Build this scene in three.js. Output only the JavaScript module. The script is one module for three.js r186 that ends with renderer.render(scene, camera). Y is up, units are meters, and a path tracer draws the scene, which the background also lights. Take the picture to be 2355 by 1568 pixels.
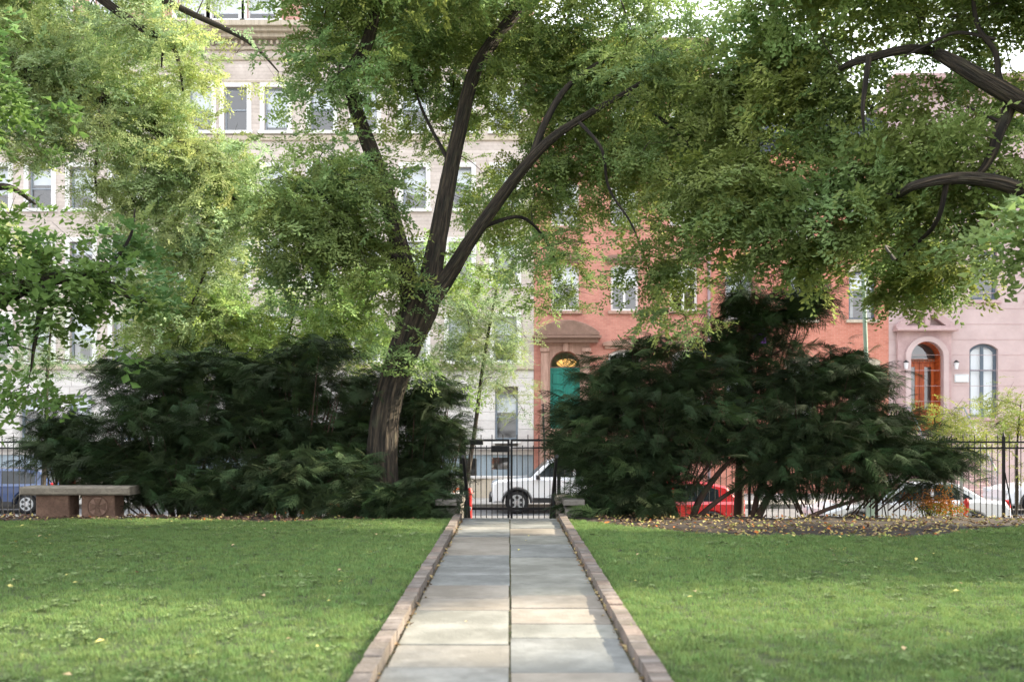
import * as THREE from 'three';
import { mergeGeometries } from 'three/addons/utils/BufferGeometryUtils.js';

// ------------------------------------------------------------------ camera, sky, sun, exposure
const scene = new THREE.Scene();
const EYE = 1.45, FPX = 2290, VX = 1173, HY = 983;           // eye height; focal length and vanishing point in pixels of a 2355 x 1568 picture
const camera = new THREE.PerspectiveCamera(2 * Math.atan(784 / FPX) * 180 / Math.PI, 1024 / 681, 0.1, 400);
camera.position.set(0, EYE, 0);
camera.lookAt(0, EYE, -10);
camera.setViewOffset(1024, 681, 2, -86.4, 1024, 681);        // risen lens: verticals stay vertical
camera.focus = 16.5; camera.userData.fStop = 1.5;
const renderer = new THREE.WebGLRenderer({ antialias: true });
renderer.setSize(1024, 681);
renderer.toneMapping = THREE.LinearToneMapping;
renderer.toneMappingExposure = 3.3;
renderer.shadowMap.enabled = true;
const SUN = new THREE.Vector3(0.86, 0.46, -0.20).normalize();
{
  const W = 128, H = 64, d = new Float32Array(W * H * 4);
  for (let j = 0; j < H; j++) {
    const el = ((j + 0.5) / H - 0.5) * Math.PI, t = Math.max(0, Math.sin(el));
    for (let i = 0; i < W; i++) {
      const k = (j * W + i) * 4, q = Math.pow(t, 0.55);
      d[k] = 0.88 - 0.15 * q; d[k + 1] = 0.88 - 0.10 * q; d[k + 2] = 0.89 - 0.02 * q; d[k + 3] = 1;
      if (el < 0) { d[k] = d[k + 1] = d[k + 2] = 0.36; }
    }
  }
  const t = new THREE.DataTexture(d, W, H, THREE.RGBAFormat, THREE.FloatType);
  t.mapping = THREE.EquirectangularReflectionMapping; t.magFilter = THREE.LinearFilter; t.needsUpdate = true;
  scene.background = t; scene.environment = t;
}
const sun = new THREE.DirectionalLight(new THREE.Color(1.0, 0.88, 0.68), 5);
sun.position.copy(SUN).multiplyScalar(80).add(new THREE.Vector3(0, 0, -18)); sun.target.position.set(0, 0, -18);
sun.castShadow = true; sun.shadow.radius = 2; sun.shadow.mapSize.set(4096, 4096);
Object.assign(sun.shadow.camera, { left: -40, right: 40, top: 40, bottom: -40, near: 1, far: 200 });
scene.add(sun, sun.target);

// ------------------------------------------------------------------ helpers
function rng(seed) { let a = seed >>> 0; return () => { a = (a + 0x6D2B79F5) | 0; let t = Math.imul(a ^ (a >>> 15), 1 | a); t = (t + Math.imul(t ^ (t >>> 7), 61 | t)) ^ t; return ((t ^ (t >>> 14)) >>> 0) / 4294967296; }; }
const R0 = rng(7);
const rr = (r, a, b) => a + (b - a) * r();
const gauss = r => Math.sqrt(-2 * Math.log(r() + 1e-9)) * Math.cos(6.28318 * r());
const V = (x, y, z) => new THREE.Vector3(x, y, z);
const at = (dx, dy, d) => V((dx - VX) * d / FPX, EYE + (HY - dy) * d / FPX, -d);   // pixel direction taken to a known distance
const taken = {};
function numbered(n) { const k = taken[n] = (taken[n] ?? -1) + 1; return k ? `${n}_${String(k).padStart(3, '0')}` : n; }
function thing(name, label, category, pos = [0, 0, 0], turn = 0, group) {
  const o = new THREE.Group(); o.name = numbered(name); o.position.set(...pos); o.rotation.y = turn;
  o.userData = { label, category }; if (group) o.userData.group = group; scene.add(o); return o;
}
function part(name, geo, mat, parent, pos, rot) {
  const m = new THREE.Mesh(Array.isArray(geo) ? merge(geo) : geo, mat); m.name = name;
  if (pos) m.position.set(...pos); if (rot) m.rotation.set(...rot); parent.add(m); return m;
}
function sub(name, parent, pos) { const g = new THREE.Group(); g.name = name; if (pos) g.position.set(...pos); parent.add(g); return g; }
function setting(name, geo, mat, label) { const m = new THREE.Mesh(Array.isArray(geo) ? merge(geo) : geo, mat); m.name = name; m.userData = { kind: 'structure', label, category: name.replace(/_/g, ' ') }; scene.add(m); return m; }
function merge(list) { return mergeGeometries(list.map(g => { const n = g.index ? g.toNonIndexed() : g; for (const k of Object.keys(n.attributes)) if (!['position', 'normal', 'uv'].includes(k)) n.deleteAttribute(k); return n; })); }
function box(w, h, d, x = 0, y = 0, z = 0) {                 // centred box, uv in metres
  const g = new THREE.BoxGeometry(w, h, d), u = g.attributes.uv, n = g.attributes.normal, p = g.attributes.position;
  for (let i = 0; i < u.count; i++) {
    const ax = Math.abs(n.getX(i)), ay = Math.abs(n.getY(i));
    u.setXY(i, ax > 0.5 ? p.getZ(i) : p.getX(i), ay > 0.5 ? p.getZ(i) : p.getY(i));
  }
  return g.translate(x, y, z);
}
function bevelBox(w, h, d, b, x = 0, y = 0, z = 0) {         // box with chamfered edges
  const s = new THREE.Shape(); s.moveTo(-w / 2 + b, -h / 2 + b); s.lineTo(w / 2 - b, -h / 2 + b); s.lineTo(w / 2 - b, h / 2 - b); s.lineTo(-w / 2 + b, h / 2 - b); s.closePath();
  return new THREE.ExtrudeGeometry(s, { depth: d - 2 * b, bevelEnabled: true, bevelSize: b, bevelThickness: b, bevelSegments: 1 }).translate(x, y, z - d / 2 + b);
}
function extr(shape, depth, z = 0, bev = 0) {
  return new THREE.ExtrudeGeometry(shape, { depth: depth - 2 * bev, bevelEnabled: bev > 0, bevelSize: bev, bevelThickness: bev, bevelOffset: -bev, bevelSegments: 1, curveSegments: 14 }).translate(0, 0, z + bev);
}
const cyl = (r0, r1, h, n = 10, x = 0, y = 0, z = 0) => new THREE.CylinderGeometry(r0, r1, h, n).translate(x, y, z);
function rod(a, b, r, n = 6) { const d = b.clone().sub(a), g = new THREE.CylinderGeometry(r, r, d.length(), n); g.applyQuaternion(new THREE.Quaternion().setFromUnitVectors(V(0, 1, 0), d.clone().normalize())); return g.translate((a.x + b.x) / 2, (a.y + b.y) / 2, (a.z + b.z) / 2); }
function polyShape(pts) { const s = new THREE.Shape(); pts.forEach((p, i) => i ? s.lineTo(...p) : s.moveTo(...p)); s.closePath(); return s; }
function archPts(w, h, rise, n = 16) {                       // opening outline, bottom centre at 0, anticlockwise
  const pts = [[-w / 2, 0], [w / 2, 0]];
  if (rise <= 0) { pts.push([w / 2, h], [-w / 2, h]); return pts; }
  const rad = (w * w / 4 + rise * rise) / (2 * rise), cy = h - rad, a0 = Math.asin(Math.min(1, w / 2 / rad));
  for (let i = 0; i <= n; i++) { const a = a0 - 2 * a0 * i / n; pts.push([rad * Math.sin(a), cy + rad * Math.cos(a)]); }
  return pts;
}
const pathOf = pts => { const p = new THREE.Path(); pts.forEach((q, i) => i ? p.lineTo(...q) : p.moveTo(...q)); p.closePath(); return p; };
function wallWithHoles(x0, x1, y0, y1, depth, holes) {
  const s = polyShape([[x0, y0], [x1, y0], [x1, y1], [x0, y1]]);
  for (const h of holes) s.holes.push(pathOf(h));
  return extr(s, depth, -depth);
}
const shift = (pts, x, y) => pts.map(p => [p[0] + x, p[1] + y]);

// ------------------------------------------------------------------ textures and materials
const NS = 256;
function lattice(seed) { const r = rng(seed), a = new Float32Array(64 * 64); for (let i = 0; i < a.length; i++) a[i] = r(); return a; }
function fbm(seed, base, oct, gain = 0.55, sx = 1, sy = 1) {  // tileable noise picture NS x NS, 0..1
  const out = new Float32Array(NS * NS); let amp = 1, tot = 0;
  for (let o = 0; o < oct; o++) {
    const px = Math.max(1, Math.round(base * sx * 2 ** o)), py = Math.max(1, Math.round(base * sy * 2 ** o)), L = lattice(seed + o * 17);
    for (let j = 0; j < NS; j++) for (let i = 0; i < NS; i++) {
      const x = i / NS * px, y = j / NS * py, xi = Math.floor(x), yi = Math.floor(y); let fx = x - xi, fy = y - yi; fx = fx * fx * (3 - 2 * fx); fy = fy * fy * (3 - 2 * fy);
      const g = (a, b) => L[((b % py + py) % py % 64) * 64 + ((a % px + px) % px % 64)];
      out[j * NS + i] += amp * (g(xi, yi) * (1 - fx) * (1 - fy) + g(xi + 1, yi) * fx * (1 - fy) + g(xi, yi + 1) * (1 - fx) * fy + g(xi + 1, yi + 1) * fx * fy);
    }
    tot += amp; amp *= gain;
  }
  for (let i = 0; i < out.length; i++) out[i] /= tot;
  return out;
}
function tex(fn, metres, srgb = true, size = NS) {
  const d = new Uint8Array(size * size * 4);
  for (let j = 0; j < size; j++) for (let i = 0; i < size; i++) { const c = fn(i, j), k = (j * size + i) * 4; d[k] = Math.max(0, Math.min(255, c[0])); d[k + 1] = Math.max(0, Math.min(255, c[1])); d[k + 2] = Math.max(0, Math.min(255, c[2])); d[k + 3] = 255; }
  const t = new THREE.DataTexture(d, size, size); t.wrapS = t.wrapT = THREE.RepeatWrapping; t.magFilter = THREE.LinearFilter; t.minFilter = THREE.LinearMipmapLinearFilter; t.generateMipmaps = true;
  if (srgb) t.colorSpace = THREE.SRGBColorSpace; t.repeat.set(1 / metres, 1 / metres); t.needsUpdate = true; return t;
}
const nA = fbm(11, 4, 6), nB = fbm(29, 8, 5), nC = fbm(53, 3, 3), nFine = fbm(71, 32, 3), nBark = fbm(91, 4, 5, 0.6, 4, 0.5), nStreak = fbm(111, 4, 4, 0.6, 6, 0.5);
const lerp3 = (a, b, t) => [a[0] + (b[0] - a[0]) * t, a[1] + (b[1] - a[1]) * t, a[2] + (b[2] - a[2]) * t];
const mottled = (a, b, m, n1 = nA, n2 = nFine, k = 0.35) => tex((i, j) => lerp3(a, b, Math.max(0, Math.min(1, (n1[j * NS + i] - 0.5) * 2.2 + 0.5 + (n2[j * NS + i] - 0.5) * k * 2))), m);
const grey = (n, m, c = 1.8) => tex((i, j) => { const v = 255 * Math.max(0, Math.min(1, (n[j * NS + i] - 0.5) * c + 0.5)); return [v, v, v]; }, m, false);
const bumpFine = grey(nFine, 0.5), bumpA = grey(nA, 1.3), bumpBark = grey(nBark, 0.9, 2.6);
const std = (o) => new THREE.MeshStandardMaterial({ roughness: 0.9, ...o });
const lin = (r, g, b) => new THREE.Color().setRGB(r, g, b);

const brickTex = (a, b, c, mort) => {                        // flat running-bond colour for brick too far off to tell apart
  const N = 512, R = rng(5), id = Array.from({ length: 16 * 64 }, () => R());
  return tex((i, j) => {
    const row = Math.floor(j / N * 24), off = (row % 2) * 0.5, u = i / N * 8 + off, col = Math.floor(u), fu = u - col, fv = j / N * 24 - row, t = id[row * 16 + (col % 8)];
    const n = nA[(j % NS) * NS + (i % NS)] - 0.5, base = t < 0.8 ? lerp3(a, b, t / 0.8) : lerp3(b, c, (t - 0.8) * 4);
    const m = (fu < 0.05 || fv < 0.14) ? 0.75 : 0; const q = lerp3(base, mort, m); return [q[0] + n * 26, q[1] + n * 22, q[2] + n * 20];
  }, 1.8, true, N);
};
const M = {
  flag: [[122, 121, 116], [127, 123, 115], [116, 117, 114], [129, 122, 112], [123, 122, 114]].map((c, k) => std({ map: mottled(c.map(x => x - 15), c.map(x => x + 13), 1.7 + k * 0.13, k % 2 ? nA : nB), bumpMap: bumpFine, bumpScale: 0.002, roughness: 0.78 })),
  kerb: [[113, 102, 94], [120, 106, 96], [106, 98, 92], [117, 108, 100], [110, 101, 92]].map((c, k) => std({ map: mottled(c.map(x => x - 16), c.map(x => x + 14), 0.6 + k * 0.1, nB), bumpMap: bumpFine, bumpScale: 0.003 })),
  joint: std({ map: mottled([76, 72, 52], [110, 102, 78], 0.7, nB), bumpMap: bumpA, bumpScale: 0.01 }),
  soil: std({ map: mottled([42, 52, 24], [64, 76, 34], 1.1, nB) }),
  mulch: std({ map: mottled([32, 24, 18], [64, 49, 38], 0.8, nB), bumpMap: bumpA, bumpScale: 0.03 }),
  earth: std({ color: lin(0.12, 0.1, 0.08) }),
  bark: std({ map: tex((i, j) => { const t = Math.max(0, Math.min(1, (nBark[j * NS + i] - 0.5) * 2.6 + 0.5)); const m = Math.max(0, nC[j * NS + i] - 0.52) * 2.4; return lerp3(lerp3([26, 22, 18], [82, 71, 58], t), [70, 72, 55], m); }, 0.9), bumpMap: bumpBark, bumpScale: 0.035, roughness: 0.95 }),
  limb: std({ map: tex((i, j) => lerp3([26, 22, 19], [62, 54, 45], Math.max(0, Math.min(1, (nBark[j * NS + i] - 0.5) * 2.4 + 0.5))), 0.6), bumpMap: bumpBark, bumpScale: 0.012, roughness: 0.95 }),
  twig: std({ color: lin(0.05, 0.04, 0.03), roughness: 0.95 }),
  yewBark: std({ color: lin(0.075, 0.045, 0.032), roughness: 0.95 }),
  iron: std({ color: lin(0.012, 0.012, 0.013), roughness: 0.7 }),
  benchTop: std({ map: mottled([114, 106, 94], [142, 133, 118], 0.9, nB), bumpMap: bumpFine, bumpScale: 0.004 }),
  benchLeg: std({ map: mottled([92, 70, 57], [120, 94, 78], 0.7, nB), bumpMap: bumpFine, bumpScale: 0.004 }),
  cheek: std({ map: mottled([92, 88, 82], [126, 120, 112], 1.2, nA), bumpMap: bumpA, bumpScale: 0.01 }),
  asphalt: std({ map: mottled([92, 92, 94], [116, 115, 115], 2.3, nA), roughness: 0.85 }),
  walk: std({ map: mottled([150, 146, 140], [176, 172, 164], 2.1, nA) }),
  beige: std({ map: tex((i, j) => { const row = Math.floor(j / NS * 16), f = j / NS * 16 - row, n = (nA[j * NS + i] - 0.5) * 34 + (nFine[j * NS + i] - 0.5) * 20 + ((row * 37) % 7 - 3) * 2.2; const m = f < 0.12 ? -16 : 0; return [198 + n + m, 186 + n + m, 177 + n + m]; }, 2.4), bumpMap: bumpFine, bumpScale: 0.003 }),
  limestone: [0, 1, 2].map(k => std({ map: mottled([206 - k * 5, 202 - k * 6, 198 - k * 6], [226 - k * 4, 221 - k * 4, 216 - k * 4], 1.9 + k * 0.2, nA), bumpMap: bumpFine, bumpScale: 0.003 })),
  trimWhite: std({ map: mottled([216, 214, 210], [232, 230, 226], 1.6, nA) }),
  cornice: std({ map: mottled([176, 164, 146], [198, 186, 168], 1.4, nStreak), bumpMap: bumpFine, bumpScale: 0.003 }),
  salmon: std({ map: brickTex([184, 134, 122], [196, 146, 134], [176, 124, 112], [192, 166, 156]) }),
  brick: std({ map: brickTex([184, 124, 108], [195, 135, 119], [175, 114, 99], [190, 151, 137]), bumpMap: bumpFine, bumpScale: 0.003 }),
  brick2: std({ map: brickTex([182, 116, 97], [194, 128, 109], [172, 106, 90], [190, 148, 132]), bumpMap: bumpFine, bumpScale: 0.003 }),
  brown: std({ map: mottled([158, 126, 110], [182, 148, 132], 1.2, nStreak), bumpMap: bumpFine, bumpScale: 0.003 }),
  brownDark: std({ map: mottled([118, 94, 80], [142, 114, 100], 1.1, nA) }),
  lilac: std({ map: mottled([180, 160, 158], [192, 172, 170], 2.2, nA, nFine, 0.2), bumpMap: bumpFine, bumpScale: 0.002 }),
  lilacTrim: std({ map: mottled([168, 142, 141], [188, 162, 160], 1.5, nA) }),
  slate: std({ map: mottled([58, 64, 74], [84, 92, 104], 1.2, nB) }),
  roof: std({ color: lin(0.1, 0.1, 0.1) }),
  bluePanel: std({ map: mottled([146, 160, 170], [166, 180, 190], 1.4, nStreak), roughness: 0.7 }),
  paintWhite: std({ color: lin(0.78, 0.78, 0.76), roughness: 0.5 }),
  paintGrey: std({ color: lin(0.20, 0.24, 0.28), roughness: 0.5 }),
  paintNavy: std({ color: lin(0.085, 0.115, 0.15), roughness: 0.5 }),
  sash: std({ color: lin(0.30, 0.34, 0.38), roughness: 0.5 }),
  shade: std({ color: lin(0.72, 0.71, 0.68), roughness: 0.95 }),
  curtain: std({ color: lin(0.5, 0.47, 0.42), roughness: 0.95 }),
  inside: std({ color: lin(0.4, 0.38, 0.35) }),
  glass: new THREE.MeshPhysicalMaterial({ color: lin(0.9, 0.95, 1), transmission: 1, thickness: 0, roughness: 0.04, ior: 2.1 }),
  greenDoor: std({ map: mottled([22, 116, 102], [30, 130, 114], 1.2, nStreak), roughness: 0.45 }),
  wood: std({ map: tex((i, j) => lerp3([142, 62, 24], [190, 96, 44], Math.max(0, Math.min(1, (nStreak[j * NS + i] - 0.5) * 2 + 0.5))), 0.9), roughness: 0.45 }),
  brass: std({ color: lin(0.5, 0.36, 0.14), metalness: 0.8, roughness: 0.35 }),
  lampPole: std({ map: mottled([122, 142, 126], [142, 160, 144], 0.8, nStreak), roughness: 0.6 }),
  rubber: std({ color: lin(0.016, 0.016, 0.017), roughness: 0.85 }),
  chrome: std({ color: lin(0.6, 0.6, 0.62), metalness: 0.9, roughness: 0.3 }),
  carGlass: std({ color: lin(0.02, 0.026, 0.03), roughness: 0.06 }),
  carTrim: std({ color: lin(0.02, 0.02, 0.021), roughness: 0.6 }),
  tailRed: std({ color: lin(0.45, 0.01, 0.01), roughness: 0.25 }),
  headlamp: std({ color: lin(0.7, 0.72, 0.75), roughness: 0.15 }),
  orange: std({ color: lin(0.75, 0.13, 0.02), roughness: 0.6 }),
  hydrant: std({ color: lin(0.55, 0.02, 0.015), roughness: 0.5 }),
  zinc: std({ color: lin(0.42, 0.43, 0.44), metalness: 0.5, roughness: 0.5 }),
  pipe: std({ color: lin(0.32, 0.24, 0.25), roughness: 0.6 }),
  banner: std({ color: lin(0.20, 0.06, 0.36), roughness: 0.9 }),
};
const carPaint = (r, g, b) => new THREE.MeshPhysicalMaterial({ color: lin(r, g, b), roughness: 0.4, clearcoat: 1, clearcoatRoughness: 0.06 });
const leafMat = (r, g, b, t = 0.45) => new THREE.MeshPhysicalMaterial({ color: lin(r, g, b), roughness: 0.85, specularIntensity: 0.25, transmission: t, thickness: 0, ior: 1.4, side: THREE.DoubleSide });

// ------------------------------------------------------------------ setting: terrain, lawn, beds, pavements, road
const LOW = -1.2, ROAD = -1.35, EDGE = 16.3;
const drop = d => d < EDGE ? 0 : LOW * Math.min(1, (d - EDGE) / 3.2) ;
const lawnEdge = x => x < 0 ? 15.25 - 0.12 * Math.sin(x * 1.3) : 15.2 - 2.25 * Math.min(1, Math.max(0, (x - 0.95) / 2.2)) ** 0.8 * (1 - 0.85 * Math.max(0, Math.min(1, (x - 5.2) / 3))) + 0.07 * Math.sin(x * 2.1);
setting('ground', new THREE.PlaneGeometry(300, 300).rotateX(-Math.PI / 2).translate(0, -1.9, -40), M.earth);
function sheet(x0, x1, z0, z1, nx, nz, yf) {                // z0 nearer the camera (less negative)
  const g = new THREE.PlaneGeometry(1, 1, nx, nz), p = g.attributes.position, u = g.attributes.uv;
  for (let i = 0; i < p.count; i++) { const x = x0 + (p.getX(i) + 0.5) * (x1 - x0), t = 0.5 - p.getY(i), z = z1 + (z0 - z1) * t; p.setXYZ(i, x, yf(x, z), z); u.setXY(i, x, z); }
  g.computeVertexNormals(); return g;
}
const bump = (x, z) => 0.018 * Math.sin(x * 1.7 + z * 0.9) + 0.014 * Math.sin(x * 3.1 - z * 2.3);
for (const s of [-1, 1]) {
  const a = s < 0 ? -26 : 0.92, b = s < 0 ? -0.92 : 26;
  const lawn = new THREE.PlaneGeometry(1, 1, 90, 40), p = lawn.attributes.position, u = lawn.attributes.uv;
  for (let i = 0; i < p.count; i++) { const x = a + (p.getX(i) + 0.5) * (b - a), t = p.getY(i) + 0.5, z = 8 + (-lawnEdge(x) - 8) * t; p.setXYZ(i, x, 0.02 + bump(x, z) * 0.5, z); u.setXY(i, x, z); }
  lawn.computeVertexNormals();
  setting('lawn_ground', lawn, M.soil, s < 0 ? 'mown lawn left of the paved path' : 'mown lawn right of the paved path');
  setting('planting_bed', sheet(s < 0 ? -26 : 1.05, s < 0 ? -1.05 : 26, -12.4, -19.75, 80, 60, (x, z) => drop(-z) - 0.012 + (Math.abs(x) > 1.3 ? bump(x * 2, z * 2.4) : 0)), M.mulch, s < 0 ? 'mulched bed under the left evergreens' : 'mulched bed under the right evergreens');
}
setting('pavement', box(120, 0.3, 4.2, 0, LOW - 0.15, -21.8), M.walk, 'pale pavement outside the iron fence');
setting('road', box(120, 0.2, 10.6, 0, ROAD - 0.1, -29.2), M.asphalt, 'pale grey street between the parked cars');
setting('far_pavement', box(120, 0.3, 6.2, 0, LOW - 0.15, -37.55), M.walk, 'pale pavement before the row houses');
setting('kerb_line', [box(120, 0.32, 0.16, 0, LOW - 0.156, -23.97), box(120, 0.32, 0.16, 0, LOW - 0.156, -34.4)], M.cheek, 'stone kerbs of the street');

// the paved path: every flagstone a piece, joints recessed
{
  const bed = setting('path', box(1.84, 0.1, 24, 0, -0.076, -4), M.joint, 'straight bluestone path leading to the iron gate');
  const left = [16.0, 15.1, 14.2, 13.26, 12.6, 11.37, 10.45, 9.83, 9.19, 8.5, 7.93, 6.69, 6.05, 5.3, 4.5, 3.6, 2.8, 2.0], right = [16.0, 15.3, 14.4, 13.4, 12.4, 11.2, 9.85, 9.3, 8.65, 8.03, 7.4, 6.9, 5.92, 5.1, 4.2, 3.4, 2.6, 2.0];
  const r = rng(3);
  for (const [list, s] of [[left, -1], [right, 1]]) for (let i = 0; i + 1 < list.length; i++) {
    const z0 = list[i], z1 = list[i + 1], w = 0.752 - 0.006 - r() * 0.006, l = z0 - z1 - 0.028 - r() * 0.012;
    const f = part('flagstone', bevelBox(w, 0.06, l, 0.006), M.flag[Math.floor(r() * 5)], bed, [s * (0.007 + 0.376 - 0.003) + (r() - 0.5) * 0.008, -0.036 + (r() - 0.5) * 0.007, -(z0 + z1) / 2], [(r() - 0.5) * 0.008, 0, (r() - 0.5) * 0.008]);
    const uv = f.geometry.attributes.uv, ox = r() * 9, oy = r() * 9; for (let k = 0; k < uv.count; k++) uv.setXY(k, uv.getX(k) + ox, uv.getY(k) + oy);
  }
  const geos = Array.from({ length: 4 }, (_, k) => { const g = bevelBox(0.112, 0.2, 0.192, 0.006); const uv = g.attributes.uv; for (let i = 0; i < uv.count; i++) uv.setXY(i, uv.getX(i) + k * 0.37, uv.getY(i) + k * 0.71); return g; });
  for (const s of [-1, 1]) {
    const k = new THREE.Group(); k.name = s < 0 ? 'brick_edging' : 'brick_edging_001'; scene.add(k);
    k.userData = { kind: 'structure', category: 'edging', label: s < 0 ? 'raised brick edging along the bench side of the path' : 'raised brick edging along the right side of the path' };
    for (let z = 2.2; z < 16.05; z += 0.196) part('brick', geos[Math.floor(r() * 4)], M.kerb[Math.floor(r() * 5)], k, [s * (0.832 + (r() - 0.5) * 0.006), -0.032 + (r() - 0.5) * 0.014, -z], [(r() - 0.5) * 0.03, (r() - 0.5) * 0.04, (r() - 0.5) * 0.05]);
  }
}
// steps down to the gate, cheek walls
{
  const st = thing('garden_steps', 'grey stone steps going down from the path to the gate', 'steps', [0, 0, -16.05]);
  for (let i = 0; i < 7; i++) part('step', bevelBox(1.6, 0.17, 0.36, 0.01), M.flag[i % 5], st, [0, -0.16 - i * 0.165 + 0.02, -0.2 - i * 0.34]);
  for (const s of [-1, 1]) {
    const w = thing('cheek_wall', s < 0 ? 'low grey stone wall beside the steps under the left evergreen' : 'low grey stone wall beside the steps under the right evergreen', 'wall', [s * 1.04, 0, -16.1], 0, 'walls beside the steps');
    for (let i = 0; i < 4; i++) part('coping_stone', bevelBox(0.34, 0.09, 0.86, 0.012), M.cheek, w, [0, 0.23 - i * 0.05, -0.42 - i * 0.87]);
    part('wall_face', box(0.28, 1.6, 3.4), M.cheek, w, [0, -0.66, -1.75]);
    const h = thing('handrail', s < 0 ? 'black iron handrail on the left of the gate steps' : 'black iron handrail on the right of the gate steps', 'handrail', [s * 0.75, 0, -16], 0, 'handrails of the steps');
    part('rail', [rod(V(0, 0.98, 0), V(0, -0.26, -2.4), 0.028, 8), rod(V(0, 0.98, 0), V(0, 0.99, 0.12), 0.028, 8)], M.iron, h);
    part('post', rod(V(0, 0.36, -1.2), V(0, -0.6, -1.2), 0.018, 8), M.iron, h);
    part('post', rod(V(0, -0.26, -2.38), V(0, -1.2, -2.38), 0.022, 8), M.iron, h);
  }
}

// ------------------------------------------------------------------ iron fence and gate
const FD = 20, FTOP = EYE + (HY - 1012) * FD / FPX;           // distance and top of the fence
{
  const picketTall = [cyl(0.0095, 0.0095, 1, 4), 0], tallG = mergeGeometries([cyl(0.0095, 0.0095, FTOP + 0.02 - LOW - 0.1, 5, 0, (FTOP + 0.02 - LOW - 0.1) / 2, 0), cyl(0.001, 0.016, 0.09, 5, 0, FTOP - LOW - 0.03, 0)]);
  const hs = FTOP - 0.13 - LOW - 0.1, shortG = mergeGeometries([cyl(0.0095, 0.0095, hs, 5, 0, hs / 2, 0), cyl(0.001, 0.013, 0.06, 5, 0, hs + 0.03, 0)]);
  function fence(x0, x1, label) {
    const f = thing('iron_fence', label, 'fence', [x0, LOW + 0.1, -FD], 0, 'iron fence along the street');
    const L = x1 - x0, top = FTOP - LOW - 0.1;
    for (const y of [top - 0.04, top - 0.16, 0.62]) part('rail', box(L, 0.035, 0.03, L / 2, 0, 0), M.iron, f, [0, y, 0]);
    part('base_curb', box(L, 0.5, 0.24, L / 2, 0, 0), M.cheek, f, [0, -0.2, 0]);
    const n = Math.round(L / 0.116);
    for (let i = 0; i <= n; i++) {
      const x = L * i / n;
      if (i % 22 === 11) { part('post', [box(0.05, top + 0.06, 0.05, 0, (top + 0.06) / 2, 0), cyl(0.002, 0.035, 0.12, 6, 0, top + 0.12, 0)], M.iron, f, [x, 0, 0]); part('brace', rod(V(0, top * 0.72, 0.02), V(0.32, 0.05, 0.02), 0.014), M.iron, f, [x, 0, 0.03]); }
      else part('picket', i % 2 ? shortG : tallG, M.iron, f, [x, 0.02, 0]);
    }
  }
  fence(-11.6, -0.98, 'black iron picket fence behind the bench and left evergreens');
  fence(0.98, 11.9, 'black iron picket fence behind the right evergreens');
  const g = thing('iron_gate', 'black iron double gate at the end of the path', 'gate', [0, LOW, -19.75]);
  const H = EYE + (HY - 1010) * 19.75 / FPX - LOW;
  for (const s of [-1, 1]) {
    const leaf = sub('gate_leaf', g);
    part('gate_frame', [box(0.9, 0.045, 0.035, s * 0.47, H - 0.02, 0), box(0.9, 0.03, 0.03, s * 0.47, H - 0.17, 0), box(0.9, 0.05, 0.035, s * 0.47, 1.04, 0), box(0.9, 0.05, 0.035, s * 0.47, 0.1, 0), box(0.045, H, 0.04, s * 0.03, H / 2, 0), box(0.045, H, 0.04, s * 0.9, H / 2, 0)], M.iron, leaf);
    for (let i = 1; i < 8; i++) part('picket', cyl(0.0095, 0.0095, H - 0.06 + (i % 2 ? 0.09 : -0.12), 5), M.iron, leaf, [s * (0.03 + i * 0.109), (H - 0.06 + (i % 2 ? 0.09 : -0.12)) / 2 + 0.06, 0]);
    part('gate_post', [box(0.07, H + 0.1, 0.07, s * 0.97, (H + 0.1) / 2, 0), cyl(0.004, 0.05, 0.08, 4, s * 0.97, H + 0.14, 0)], M.iron, g);
  }
  part('closer_box', bevelBox(0.34, 0.1, 0.08, 0.012), M.iron, g, [-0.7, H - 0.06, 0.07]);
  part('closer_arm', box(0.05, 0.2, 0.05), M.iron, g, [-0.93, H - 0.22, 0.07]);
  part('lock_plate', bevelBox(0.37, 0.13, 0.06, 0.012), M.iron, g, [-0.19, H - 0.19, 0.06]);
}

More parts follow.
